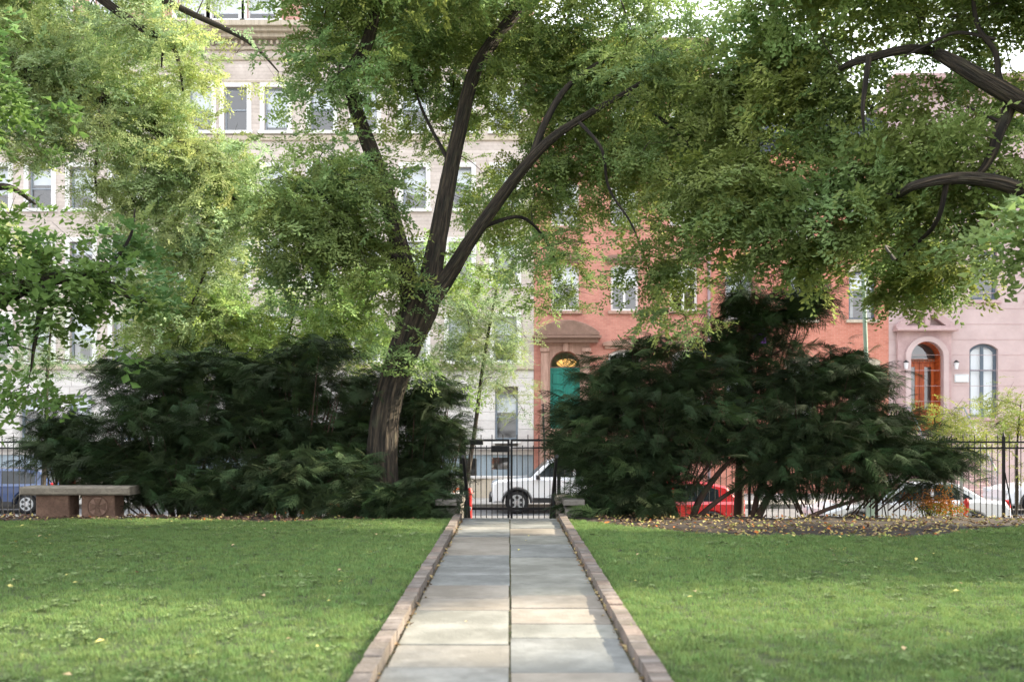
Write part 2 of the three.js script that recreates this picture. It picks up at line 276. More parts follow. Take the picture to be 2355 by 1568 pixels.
// ------------------------------------------------------------------ buildings
const HD = 40, PX = FPX / HD, X = dx => (dx - VX) / PX, Y = dy => EYE + (HY - dy) / PX;   // facade plane
const rectRing = (w, h, t, depth, z, rise = 0) => { const s = polyShape(archPts(w, h, rise)); s.holes.push(pathOf(shift(archPts(w - 2 * t, h - 2 * t, Math.max(0, rise * 0.97)), 0, t))); return extr(s, depth, z); };
function makeWindow(parent, x, y, w, h, o) {                 // x, y: bottom centre of the opening; z = 0 is the wall face
  const g = sub('window', parent, [x, y, 0]), rise = o.rise ?? 0, t = o.bar ?? 0.06;
  if (o.surround) {
    const sw = o.surround, s = polyShape(shift(archPts(w + 2 * sw, h + sw, rise * 1.05), 0, 0)); s.holes.push(pathOf(shift(archPts(w - 0.004, h, rise), 0, 0.0)));
    part('surround', extr(polyShapeWithHole(w, h, sw, rise), 0.05, -0.01), o.trim, g);
  }
  if (o.lintel) part('lintel', o.lintel(w, h), o.trim, g);
  part('sill', bevelBox(w + (o.surround ? 2 * o.surround + 0.12 : 0.24), 0.13, 0.3, 0.012), o.sillMat ?? o.trim, g, [0, -0.066, -0.02]);
  const zf = -0.2;
  part('frame', rectRing(w - 0.006, h - 0.006, t, 0.09, zf - 0.05, rise), o.frame, g, [0, 0.003, 0]);
  const hm = h * (o.split ?? 0.5);
  part('meeting_rail', box(w - 2 * t, 0.055, 0.06), o.frame, g, [0, hm, zf]);
  if (o.mullion) part('mullion', box(o.mullion, h - 2 * t - rise * 0.1, 0.05), o.frame, g, [0, h / 2, zf + 0.006]);
  part('pane', new THREE.PlaneGeometry(w - 2 * t, hm - t).translate(0, (hm + t) / 2, 0), M.glass, g, [0, 0, zf - 0.012]);
  part('pane', rise > 0 ? new THREE.ShapeGeometry(polyShape(archPts(w - 2 * t, h - t - hm, rise * 0.97))).translate(0, hm, 0) : new THREE.PlaneGeometry(w - 2 * t, h - t - hm).translate(0, (h - t + hm) / 2, 0), M.glass, g, [0, 0, zf + 0.012]);
  if (o.shade) part('roller_shade', box(w - 2 * t + 0.04, (h - t) * o.shade, 0.012), o.shadeMat ?? M.shade, g, [0, h - t - (h - t) * o.shade / 2 - (rise > 0 ? rise * 0.4 : 0), zf - 0.12]);
  if (o.curtain) for (const s of [-1, 1]) part('curtain', curtainGeo(w * 0.24, h - 0.1), M.curtain, g, [s * w * 0.34, h / 2, zf - 0.2]);
  return g;
}
function polyShapeWithHole(w, h, sw, rise) {                 // surround: jambs and head
  const outer = archPts(w + 2 * sw, h + sw, rise), inner = archPts(w, h, rise);
  const s = new THREE.Shape(); s.moveTo(...outer[1]); outer.slice(2).forEach(p => s.lineTo(...p)); s.lineTo(...outer[0]); s.lineTo(...inner[0]); inner.slice(2).reverse().forEach(p => s.lineTo(...p)); s.lineTo(...inner[1]); s.closePath(); return s;
}
function curtainGeo(w, h) { const g = new THREE.PlaneGeometry(w, h, 14, 1), p = g.attributes.position; for (let i = 0; i < p.count; i++) p.setZ(i, 0.03 * Math.sin(p.getX(i) / w * 26)); g.computeVertexNormals(); return g; }
function shell(parent, x0, x1, y0, y1, deep, mat) {          // sides, back and roof behind a front wall
  part('side_wall', box(0.3, y1 - y0, deep, 0, 0, 0), mat, parent, [x0 + 0.16, (y0 + y1) / 2, -0.42 - deep / 2]);
  part('side_wall', box(0.3, y1 - y0, deep, 0, 0, 0), mat, parent, [x1 - 0.16, (y0 + y1) / 2, -0.42 - deep / 2]);
  part('back_wall', box(x1 - x0 - 0.7, y1 - y0, 0.3), M.inside, parent, [(x0 + x1) / 2, (y0 + y1) / 2, -0.3 - deep]);
  part('roof', box(x1 - x0 - 0.02, 0.3, deep), M.roof, parent, [(x0 + x1) / 2, y1 - 0.17, -0.42 - deep / 2]);
}
const RB = rng(41);
// --- beige apartment house
{
  const g = thing('apartment_house', 'tall beige apartment house with pale stone base and white window surrounds', 'building', [0, 0, -HD]);
  const x0 = X(-190), x1 = X(1228) - 0.003, y0 = Y(850), y1 = Y(92);
  const cols = [-104, -8, 91, 186, 284, 382, 460, 541, 634, 740, 840, 953, 1058, 1162], rows = [[830, 728], [655, 556], [480, 384], [301, 200]];
  const holes = [], wins = [];
  rows.forEach(([b, t], ri) => cols.forEach(c => { const w = 0.92, h = (b - t) / PX; holes.push(shift(archPts(w, h, 0), X(c), Y(b))); wins.push([X(c), Y(b), w, h, ri]); }));
  part('wall', wallWithHoles(x0, x1, y0, y1, 0.4, holes), M.beige, g);
  wins.forEach(([x, y, w, h, ri], i) => makeWindow(g, x, y, w, h, { surround: 0.18, trim: M.trimWhite, frame: M.sash, shade: [0.5, 0.3, 0.45, 0.62][ri] * (0.6 + 0.8 * RB()) * (RB() < 0.85 ? 1 : 0) + 0.002, curtain: ri === 0 && RB() < 0.6 }));
  // stone base: separate blocks in courses, openings left free
  const by0 = Y(1046), bw = [[72, 1012, 918], [184, 1012, 908], [300, 1012, 908], [420, 1012, 908], [560, 1012, 908], [700, 1012, 908], [840, 1012, 908], [960, 1012, 908], [1165, 1012, 905]].map(([c, b, t]) => [X(c), Y(b), 0.92, Y(t) - Y(b)]);
  const n = 10, ch = (y0 - by0) / n, geos = {};
  for (let r = 0; r < n; r++) {
    const ya = by0 + r * ch, yb = ya + ch, free = bw.filter(w => w[1] < yb - 0.05 && w[1] + w[3] > ya + 0.05).map(w => [w[0] - w[2] / 2, w[0] + w[2] / 2]).sort((a, b) => a[0] - b[0]);
    let xa = x0; const spans = []; for (const f of [...free, [x1, x1]]) { if (f[0] > xa) spans.push([xa, f[0]]); xa = f[1]; }
    for (const [a, b] of spans) { const k = Math.max(1, Math.round((b - a) / 1.25)), w = (b - a) / k; for (let i = 0; i < k; i++) { const key = w.toFixed(3); geos[key] ??= bevelBox(w - 0.008, ch - 0.006, 0.42, 0.014); part('stone_block', geos[key], M.limestone[Math.floor(RB() * 3)], g, [a + (i + 0.5) * w, ya + ch / 2, -0.17 + (RB() - 0.5) * 0.006]); } }
  }
  part('base_core', wallWithHoles(x0 + 0.02, x1 - 0.02, by0, y0 - 0.01, 0.12, bw.map(w => shift(archPts(w[2] + 0.02, w[3], 0), w[0], w[1]))), M.cheek, g, [0, 0, -0.1]);
  bw.forEach(([x, y, w, h]) => makeWindow(g, x, y, w, h, { trim: M.trimWhite, frame: M.paintGrey, shade: RB() * 0.4 + 0.1, bar: 0.08 }));
  part('sill_course', bevelBox(x1 - x0, 0.2, 0.56, 0.03), M.cornice, g, [(x0 + x1) / 2, y0 + 0.09, -0.1]);
  part('string_course', bevelBox(x1 - x0, 0.22, 0.5, 0.03), M.cornice, g, [(x0 + x1) / 2, Y(318), -0.17]);
  for (const [yy, hh, dd] of [[188, 0.1, 0.46], [136, 0.12, 0.5], [112, 0.14, 0.56]]) part('band_course', bevelBox(x1 - x0, hh, dd, 0.02), M.cornice, g, [(x0 + x1) / 2, Y(yy), -0.18]);
  const den = bevelBox(0.1, 0.16, 0.16, 0.01); for (let x = x0 + 0.15; x < x1 - 0.1; x += 0.235) part('dentil', den, M.cornice, g, [x, Y(100), 0.1]);
  part('cornice', [box(x1 - x0, 0.16, 0.9, (x0 + x1) / 2, Y(88), -0.05), box(x1 - x0, 0.14, 1.1, (x0 + x1) / 2, Y(88) + 0.152, 0.05), box(x1 - x0, 0.2, 1.3, (x0 + x1) / 2, Y(88) + 0.324, 0.14)], M.cornice, g);
  // attic storey in salmon brick
  const ah = [], aw = []; for (const c of [-8, 120, 250, 440, 515, 600, 740, 870, 1000, 1130]) { ah.push(shift(archPts(1.15, 1.9, 0), X(c), Y(44))); aw.push([X(c), Y(44)]); }
  part('attic_wall', wallWithHoles(x0, x1, Y(64), Y(-120), 0.4, ah), M.salmon, g, [0, 0, -0.05]);
  aw.forEach(([x, y]) => makeWindow(g, x, y, 1.15, 1.9, { surround: 0.22, trim: M.paintWhite, frame: M.paintWhite, shade: 0.8 }).position.z = -0.05);
  // basement behind the areaway
  part('basement_wall', wallWithHoles(x0, x1, LOW, by0, 0.4, [[1083, 1101, 1054, 27], [1151, 1080, 1052, 42], [960, 1101, 1054, 40]].map(([c, b, t, w]) => shift(archPts(w / PX, (b - t) / PX, 0), X(c), Y(b)))), M.bluePanel, g, [0, 0, -0.06]);
  part('basement_cap', bevelBox(x1 - x0, 0.1, 0.6, 0.02), M.limestone[1], g, [(x0 + x1) / 2, Y(1030), 0.02]);
  for (const [c, b, t, w] of [[1083, 1101, 1054, 27], [1151, 1080, 1052, 42], [960, 1101, 1054, 40]]) { part('basement_pane', new THREE.PlaneGeometry(w / PX, (b - t) / PX).translate(0, (b - t) / PX / 2, 0), M.glass, g, [X(c), Y(b), -0.25]); }
  shell(g, x0, x1, LOW, Y(-110), 12, M.beige);
  const a = thing('areaway_wall', 'low beige wall with iron rail before the apartment house', 'wall', [0, LOW, -37.6]);
  part('wall_face', box(X(1215) - x0, 0.72, 0.25, (X(1215) + x0) / 2, 0.36, 0), M.cornice, a);
  part('coping', bevelBox(X(1215) - x0 + 0.02, 0.1, 0.33, 0.015), M.limestone[2], a, [(X(1215) + x0) / 2, 0.77, 0]);
}
// --- red brick row house with green door
function stoop(parent, cx, w, topY, deep, steps, mat, rail) {
  const h = (topY - LOW) / steps, run = deep / steps;
  for (let i = 0; i < steps; i++) part('step', bevelBox(w, h * (i + 1) - 0.004, run + 0.03, 0.015), mat, parent, [cx, LOW + h * (i + 1) / 2, 0.9 + deep - run * (i + 0.5)]);
  part('landing', bevelBox(w + 0.3, topY - LOW - 0.01, 0.9, 0.02), mat, parent, [cx, (topY + LOW) / 2, 0.45]);
  for (const s of [-1, 1]) {
    const r = sub('stoop_railing', parent, [cx + s * (w / 2 + 0.06), 0, 0]);
    part('rail', [rod(V(0, topY + 0.95, 0.1), V(0, topY + 0.95, 0.9), 0.028), rod(V(0, topY + 0.95, 0.9), V(0, LOW + 1.0, 0.9 + deep), 0.028)], rail, r);
    for (let i = 0; i < 18; i++) { const t = i / 17, z = 0.15 + t * (deep + 0.7), y = z < 0.9 ? topY : topY + (LOW - topY) * (z - 0.9) / deep; part('baluster', cyl(0.01, 0.01, 1, 5, 0, 0.48, 0), rail, r, [0, y - 0.03, z]); }
  }
}
function hood(w, h) {                                        // moulded lintel
  const s = polyShape([[-w / 2 - 0.25, h + 0.12], [w / 2 + 0.25, h + 0.12], [w / 2 + 0.25, h + 0.24], [w / 2 + 0.1, h + 0.3], [0, h + 0.36], [-w / 2 - 0.1, h + 0.3], [-w / 2 - 0.25, h + 0.24]]);
  return merge([extr(s, 0.2, 0.002, 0.02), box(w + 0.3, 0.1, 0.1, 0, h + 0.065, 0.052)]);
}
const plainLintel = (w, h) => box(w + 0.3, 0.3, 0.06, 0, h + 0.152, 0.031);
{
  const g = thing('row_house', 'red brick row house with green door and white sash windows', 'building', [0, 0, -HD]);
  const x0 = X(1228), x1 = X(1637) - 0.003, y0 = LOW, y1 = Y(128);
  const door = [X(1300), Y(985), 70 / PX, (985 - 807) / PX];
  const wins = [];
  for (const c of [1437, 1583]) wins.push([X(c), Y(960), 1.3, (960 - 803) / PX, 0.22]);
  for (const c of [1300, 1437, 1573]) { wins.push([X(c), Y(715), 1.12, (715 - 606) / PX, 0.16]); wins.push([X(c), Y(520), 1.12, (520 - 414) / PX, 0.16]); wins.push([X(c), Y(322), 1.12, (322 - 230) / PX, 0.16]); }
  part('wall', wallWithHoles(x0, x1, y0, y1, 0.4, [shift(archPts(door[2], door[3], door[2] / 2), door[0], door[1]), ...wins.map(([x, y, w, h, r]) => shift(archPts(w, h, r), x, y))]), M.brick, g);
  wins.forEach(([x, y, w, h, rise], i) => makeWindow(g, x, y, w, h, { rise, trim: i < 2 ? M.brown : M.brownDark, sillMat: M.brown, frame: M.paintWhite, bar: 0.09, mullion: 0.09, lintel: hood, shade: i > 1 ? 0.2 + RB() * 0.3 : 0, split: 0.52 }));
  part('cornice', [box(x1 - x0 - 0.01, 0.35, 0.8, (x0 + x1) / 2, y1 + 0.17, 0.0), box(x1 - x0 - 0.02, 0.16, 1.0, (x0 + x1) / 2, y1 + 0.43, 0.1)], M.brownDark, g);
  shell(g, x0, x1, LOW, y1, 12, M.brick);
  // portal
  const p = sub('portal', g, [door[0], door[1], 0]), dw = door[2], dh = door[3];
  const sur = polyShape([[-0.98, 0], [0.98, 0], [0.98, 3.42], [-0.98, 3.42]]); sur.holes.push(pathOf(archPts(dw, dh, dw / 2).map(q => [q[0], q[1] - (q[1] === 0 ? -0.001 : 0)])));
  part('portal_surround', extr(sur, 0.14, 0.002), M.brown, p);
  for (const s of [-1, 1]) part('pilaster', [bevelBox(0.3, 3.05, 0.12, 0.02, s * 0.83, 1.53, 0.2), bevelBox(0.36, 0.16, 0.2, 0.02, s * 0.83, 3.13, 0.24), bevelBox(0.36, 0.3, 0.16, 0.02, s * 0.83, 0.16, 0.24)], M.brown, p);
  part('keystone', bevelBox(0.2, 0.36, 0.16, 0.02), M.brown, p, [0, dh + 0.14, 0.19]);
  part('entablature', [box(2.5, 0.16, 0.5, 0.04, 3.5, 0.25), box(2.74, 0.09, 0.66, 0.04, 3.63, 0.33)], M.brownDark, p);
  const arc = polyShape(archPts(2.6, 0.62, 0.5, 20)); arc.holes.push(pathOf(shift(archPts(2.0, 0.36, 0.3, 20), 0, 0.04)));
  part('pediment', extr(arc, 0.5, 0.002, 0.03), M.brownDark, p, [0.04, 3.68, 0.06]);
  part('pediment_back', extr(polyShape(archPts(2.2, 0.5, 0.42, 20)), 0.04, 0), M.slate, p, [0.04, 3.68, 0.02]);
  const d = sub('door', g, [door[0], door[1], -0.22]);
  const lh = (985 - 850) / PX;
  for (const s of [-1, 1]) {
    part('door_leaf', box(dw / 2 - 0.012, lh, 0.06), M.greenDoor, d, [s * dw / 4, lh / 2, 0]);
    for (const [y, h] of [[0.45, 0.6], [1.3, 0.8], [2.0, 0.42]]) part('door_panel', bevelBox(dw / 2 - 0.2, h, 0.05, 0.02), M.greenDoor, d, [s * dw / 4, y, 0.035]);
  }
  part('transom_bar', box(dw, 0.08, 0.1), M.greenDoor, d, [0, lh + 0.04, 0.01]);
  part('fanlight_frame', [...[-0.6, -0.2, 0.2, 0.6].map(a => rod(V(0, lh + 0.08, 0), V(Math.sin(a * 1.4) * 0.55, lh + 0.08 + Math.cos(a * 1.4) * 0.55, 0), 0.016)), rectRing(dw - 0.01, dh - lh - 0.08, 0.05, 0.06, -0.03, dw / 2).translate(0, lh + 0.08, 0)], M.brownDark, d);
  part('fanlight_pane', new THREE.ShapeGeometry(polyShape(archPts(dw - 0.06, dh - lh - 0.1, dw / 2 - 0.04))), M.glass, d, [0, lh + 0.08, -0.02]);
  const lampM = new THREE.MeshStandardMaterial({ color: lin(0.9, 0.6, 0.25), emissive: lin(1, 0.5, 0.13), emissiveIntensity: 0.5 });
  const fl = part('hall_lamp_globe', new THREE.SphereGeometry(0.17, 16, 12).scale(2.4, 1, 1), lampM, g, [door[0] + 0.1, door[1] + lh + 0.3, -0.62]);
  const hl = new THREE.PointLight(lin(1, 0.55, 0.2), 2, 4); hl.position.set(door[0] + 0.1, door[1] + lh + 0.3, -HD - 0.62); scene.add(hl);
  stoop(g, door[0] + 0.02, 1.75, door[1] - 0.01, 2.6, 12, M.brown, M.iron);
  const dp = thing('drain_pipe', 'thin mauve drain pipe between the two brick houses', 'pipe', [X(1637) - 0.12, 0, -HD + 0.08]);
  part('pipe', cyl(0.06, 0.06, y1 - LOW, 10, 0, (y1 + LOW) / 2, 0), M.pipe, dp);
  for (let y = 0; y < 12; y += 2.4) part('bracket', box(0.2, 0.06, 0.14), M.pipe, dp, [0, y, 0]);
}
// --- orange brick row house with slate mansard
{
  const g = thing('row_house', 'orange brick row house with grey window frames and slate mansard', 'building', [0, 0, -HD]);
  const x0 = X(1637), x1 = X(2045) - 0.003, y1 = Y(352), wins = [];
  for (const c of [1700, 1845, 1984]) { wins.push([X(c), Y(735), 1.08, (735 - 622) / PX]); wins.push([X(c), Y(545), 1.08, (545 - 440) / PX]); wins.push([X(c), Y(960), 1.15, (960 - 838) / PX]); }
  const lint = (w, h) => extr(polyShape([[-w / 2 - 0.12, h - 0.16], [-w / 2, h - 0.16], ...archPts(w, h, 0.16).slice(2).reverse().map(p => p), [w / 2, h - 0.16], [w / 2 + 0.12, h - 0.16], [w / 2 + 0.12, h + 0.16], [0, h + 0.3], [-w / 2 - 0.12, h + 0.16]]), 0.06, 0.002);
  part('wall', wallWithHoles(x0, x1, LOW, y1, 0.4, wins.map(([x, y, w, h]) => shift(archPts(w, h, 0.16), x, y))), M.brick2, g);
  wins.forEach(([x, y, w, h], i) => makeWindow(g, x, y, w, h, { rise: 0.16, trim: M.cornice, frame: i === 0 ? M.paintWhite : M.paintNavy, bar: 0.09, lintel: lint, shade: 0.25 + RB() * 0.25, curtain: i % 2 === 0 }));
  part('cornice', [box(x1 - x0, 0.5, 0.5, (x0 + x1) / 2, y1 + 0.25, 0), box(x1 - x0, 0.16, 1.0, (x0 + x1) / 2, y1 + 0.58, 0.2)], M.slate, g);
  part('mansard', [[0, 0.66], [0.16, 0.95], [0.32, 1.24]].map(([z, y]) => box(x1 - x0 - 0.04, 0.28, 0.3, (x0 + x1) / 2, y1 + y + 0.14, -0.1 - z)), M.slate, g);
  shell(g, x0, x1, LOW, y1, 12, M.brick2);
  const b = thing('banner', 'small purple banner on a staff on the orange brick house', 'banner', [X(1738), Y(770), -HD + 0.2]);
  part('cloth', box(0.5, 0.9, 0.02), M.banner, b, [0, 0, 0.5]); part('staff', rod(V(0, 0.3, 0), V(0, 0.5, 0.9), 0.02), M.zinc, b);
}
// --- lilac painted house with arched wooden doors
{
  const g = thing('painted_house', 'pale lilac painted house with arched doorway and wooden double doors', 'building', [0, 0, -HD]);
  const x0 = X(2045), x1 = X(2620), y1 = Y(215);
  const door = [X(2128), Y(992), 75 / PX, (992 - 786) / PX], wins = [];
  for (const c of [2264, 2395]) { wins.push([X(c), Y(960), 66 / PX, (960 - 790) / PX, 0.24]); wins.push([X(c), Y(690), 62 / PX, (690 - 578) / PX, 0.0]); wins.push([X(c), Y(490), 62 / PX, (490 - 385) / PX, 0]); }
  wins.push([X(2128), Y(490), 62 / PX, (490 - 385) / PX, 0]);
  part('wall', wallWithHoles(x0, x1, LOW, y1, 0.55, [shift(archPts(door[2], door[3], door[2] / 2), door[0], door[1]), ...wins.map(w => shift(archPts(w[2], w[3], w[4]), w[0], w[1]))]), M.lilac, g);
  wins.forEach(([x, y, w, h, rise], i) => makeWindow(g, x, y, w, h, { rise, trim: M.lilacTrim, frame: M.paintNavy, bar: 0.11, mullion: rise > 0 ? 0.13 : 0, split: rise > 0 ? 0.64 : 0.5, shade: rise > 0 ? 0.99 : 0.3, shadeMat: M.shade }));
  for (let i = 0; i < 22; i++) part('joint_bead', box(x1 - x0, 0.016, 0.012), M.lilacTrim, g, [(x0 + x1) / 2, Y(1000) + 0.62 * i + 0.11, 0.005]);
  part('cornice', [box(x1 - x0, 0.4, 0.6, (x0 + x1) / 2, y1 + 0.2, 0), box(x1 - x0, 0.18, 1.0, (x0 + x1) / 2, y1 + 0.49, 0.2)], M.lilacTrim, g);
  shell(g, x0, x1, LOW, y1, 12, M.lilac);
  const p = sub('portal', g, [door[0], door[1], 0]), dw = door[2], dh = door[3];
  const sur = polyShape([[-1.15, 0], [1.0, 0], [1.0, 4.0], [-1.15, 4.0]]); sur.holes.push(pathOf(archPts(dw, dh, dw / 2).map(q => [q[0], q[1] || 0.001])));
  part('portal_surround', extr(sur, 0.16, 0.002), M.lilacTrim, p);
  part('arch_moulding', extr(polyShapeWithHole(dw, dh, 0.2, dw / 2), 0.1, 0.164), M.lilac, p);
  part('portal_cornice', bevelBox(2.46, 0.12, 0.5, 0.02), M.lilacTrim, p, [-0.07, 4.06, 0.25]);
  const ped = polyShape([[-1.2, 0], [1.2, 0], [1.2, 0.12], [0.2, 0.86], [-0.2, 0.86], [-1.2, 0.12]]); ped.holes.push(pathOf([[-0.8, 0.1], [-0.16, 0.1], [-0.16, 0.56]]), pathOf([[0.16, 0.1], [0.8, 0.1], [0.16, 0.56]]));
  part('pediment', extr(ped, 0.3, 0.002), M.lilacTrim, p, [-0.07, 4.12, 0.01]);
  part('cross_finial', [bevelBox(0.16, 1.05, 0.1, 0.02, -0.07, 4.72, 0.37), bevelBox(0.72, 0.14, 0.1, 0.02, -0.07, 4.98, 0.374)], M.lilacTrim, p);
  const d = sub('door', g, [door[0], door[1], -0.52]), lh = (992 - 832) / PX;
  part('reveal', extr(polyShapeWithHole(dw - 0.1, dh - 0.05, 0.045, dw / 2 - 0.05), 0.42, 0.06), M.wood, d);
  for (const s of [-1, 1]) {
    const ring = polyShape([[-dw / 4 + 0.01, 0], [dw / 4 - 0.01, 0], [dw / 4 - 0.01, lh], [-dw / 4 + 0.01, lh]]); ring.holes.push(pathOf([[-0.14, 0.9], [0.14, 0.9], [0.14, lh - 0.18], [-0.14, lh - 0.18]]));
    part('door_leaf', extr(ring, 0.06, -0.03), M.wood, d, [s * dw / 4, 0, 0]);
    part('door_glass', new THREE.PlaneGeometry(0.28, lh - 1.08), M.glass, d, [s * dw / 4, 0.9 + (lh - 1.08) / 2, 0]);
    part('door_panel', bevelBox(0.3, 0.55, 0.05, 0.02), M.wood, d, [s * dw / 4, 0.5, 0.03]);
    part('door_handle', cyl(0.02, 0.02, 0.26, 8), M.brass, d, [s * 0.06, 1.05, 0.06]);
  }
  part('transom_bar', box(dw - 0.1, 0.14, 0.16), M.wood, d, [0, lh + 0.07, 0.02]);
  for (let i = -5; i <= 5; i++) part('dentil', box(0.06, 0.06, 0.05), M.brownDark, d, [i * 0.105, lh + 0.08, 0.12]);
  part('fanlight_pane', new THREE.ShapeGeometry(polyShape(archPts(dw - 0.12, dh - lh - 0.16, dw / 2 - 0.08))), M.glass, d, [0, lh + 0.14, 0]);
  stoop(g, door[0] + 0.1, 2.0, door[1] - 0.01, 2.7, 13, M.lilacTrim, M.paintGrey);
  for (const [dx, side] of [[2078, 'left'], [2193, 'right']]) {
    const l = thing('wall_lantern', `small wall lantern on the ${side} jamb of the arched wooden doorway`, 'lantern', [X(dx), Y(848), -HD + 0.13], 0, 'lanterns by the wooden doors');
    part('bracket', [box(0.06, 0.16, 0.05, 0, 0.18, 0.02), rod(V(0, 0.22, 0.02), V(0, 0.3, 0.16), 0.015)], M.iron, l);
    part('lantern_body', cyl(0.1, 0.06, 0.26, 6), M.headlamp, l, [0, 0.1, 0.17]); part('lantern_cap', cyl(0.02, 0.13, 0.1, 6), M.iron, l, [0, 0.28, 0.17]);
  }
  const s = thing('name_plate', 'small white plate on the lilac wall beside the arched window', 'sign', [X(2212), Y(870), -HD + 0.03]);
  part('plate', bevelBox(0.58, 0.32, 0.03, 0.006), M.paintWhite, s);
  part('border', rectRing(0.54, 0.28, 0.02, 0.008, 0.014).translate(0, -0.14, 0), M.bluePanel, s);
}

// ------------------------------------------------------------------ vehicles
function car(name, label, x, z, turn, o) {
  const c = thing(name, label, 'car', [x, ROAD, z], turn, 'cars parked along the street'), { L, W, paint } = o, r = o.wheel, xf = o.front, xr = o.rear;   // x forward
  const arch = (cx, n = 10) => Array.from({ length: n + 1 }, (_, i) => { const a = Math.PI * (1 - i / n); return [cx - Math.cos(Math.PI - a) * -(r + 0.07) * -1, r + Math.sin(a) * (r + 0.07)]; });
  const arcAt = cx => Array.from({ length: 11 }, (_, i) => { const a = Math.PI * (1 - i / 10); return [cx + Math.cos(a) * (r + 0.08), r * 0.95 + Math.sin(a) * (r + 0.08)]; });
  const lower = [[-L / 2 + 0.06, o.clear], ...arcAt(xr), ...arcAt(xf), [L / 2 - 0.06, o.clear], ...o.nose, ...o.tail];
  const body = sub('body', c);
  part('body_shell', extr(polyShape(lower), W, -W / 2, 0.07), paint, body);
  const cab = o.cabin, gz = W - 0.16;
  const cg = extr(polyShape(cab), gz, -gz / 2, 0.05), p = cg.attributes.position, yb = Math.min(...cab.map(q => q[1])), yt = Math.max(...cab.map(q => q[1]));
  for (let i = 0; i < p.count; i++) { const t = (p.getY(i) - yb) / (yt - yb); p.setZ(i, p.getZ(i) * (1 - 0.16 * t)); }
  cg.computeVertexNormals(); part('cabin', cg, paint, body);
  for (const s of [-1, 1]) for (const q of o.windows) {
    const g = new THREE.ShapeGeometry(polyShape(q)), v = g.attributes.position; for (let i = 0; i < v.count; i++) { const t = (v.getY(i) - yb) / (yt - yb); v.setZ(i, s * (gz / 2 * (1 - 0.16 * t) + 0.006)); }
    g.computeVertexNormals(); part('side_window', g, M.carGlass, c);
  }
  const across = (a, b, name) => { const n = V(-(b[1] - a[1]), b[0] - a[0], 0).normalize(), g = new THREE.BufferGeometry(), w0 = gz / 2 - 0.1, w1 = gz / 2 * 0.86 - 0.08; let f = (a[0] > 0 || name === 'windscreen') ? 1 : 1; if (name === 'rear_window') f = 1; const e = 0.012;
    const A = [a[0] + n.x * e * f, a[1] + n.y * e * f], B = [b[0] + n.x * e * f, b[1] + n.y * e * f];
    g.setAttribute('position', new THREE.Float32BufferAttribute([A[0], A[1], -w0, A[0], A[1], w0, B[0], B[1], w1, A[0], A[1], -w0, B[0], B[1], w1, B[0], B[1], -w1], 3)); g.computeVertexNormals(); g.setAttribute('uv', new THREE.Float32BufferAttribute(new Float32Array(12), 2)); part(name, g, M.carGlass, c); };
  across(o.screen[1], o.screen[0], 'windscreen'); across(o.back[0], o.back[1], 'rear_window');
  for (const s of [-1, 1]) for (const cx of [xf, xr]) {
    const w = sub('wheel', c, [cx, r, s * (W / 2 - 0.11)]);
    part('tyre', new THREE.TorusGeometry(r - 0.095, 0.1, 10, 28), M.rubber, w); part('tyre_wall', cyl(r - 0.08, r - 0.08, 0.17, 24).rotateX(Math.PI / 2), M.rubber, w);
    part('rim', [cyl(r * 0.66, r * 0.66, 0.05, 24).rotateX(Math.PI / 2).translate(0, 0, s * 0.076)], M.zinc, w);
    for (let k = 0; k < 6; k++) part('rim_slot', cyl(r * 0.15, r * 0.15, 0.012, 10).rotateX(Math.PI / 2).translate(0, r * 0.42, s * 0.1).rotateZ(k * 1.0472), M.carTrim, w);
    part('arch_trim', new THREE.TorusGeometry(r + 0.075, 0.035, 6, 18, Math.PI), M.carTrim, w, [0, -0.02, s * 0.1]);
    part('hub_cap', cyl(0.07, 0.07, 0.05, 12).rotateX(Math.PI / 2), M.chrome, w, [0, 0, s * 0.1]);
  }
  for (const s of [-1, 1]) {
    part('headlight', bevelBox(0.16, 0.14, 0.34, 0.03), M.headlamp, c, [L / 2 - 0.09, o.lampY, s * (W / 2 - 0.24)]);
    part('tail_light', bevelBox(0.12, o.tailH ?? 0.24, 0.2, 0.03), M.tailRed, c, [-L / 2 + 0.07, o.lampY + 0.08, s * (W / 2 - 0.17)]);
    part('door_handle', bevelBox(0.18, 0.03, 0.03, 0.008), M.carTrim, c, [-0.1, o.belt - 0.1, s * (W / 2 + 0.006)]);
    part('mirror', bevelBox(0.14, 0.13, 0.2, 0.03), M.carTrim, c, [o.screen[0][0] - 0.28, o.belt + 0.08, s * (W / 2 + 0.06)]);
    part('sill_trim', box(xf - xr - 2 * r - 0.25, 0.16, 0.03), M.carTrim, c, [(xf + xr) / 2, o.clear + 0.09, s * (W / 2 + 0.004)]);
  }
  part('front_bumper', bevelBox(0.2, 0.24, W - 0.14, 0.05), o.bumper ?? M.carTrim, c, [L / 2 - 0.04, o.clear + 0.14, 0]);
  part('rear_bumper', bevelBox(0.2, 0.24, W - 0.14, 0.05), o.bumper ?? M.carTrim, c, [-L / 2 + 0.04, o.clear + 0.14, 0]);
  part('number_plate', box(0.02, 0.12, 0.34), M.paintWhite, c, [-L / 2 - 0.065, o.clear + 0.3, 0]);
  return c;
}
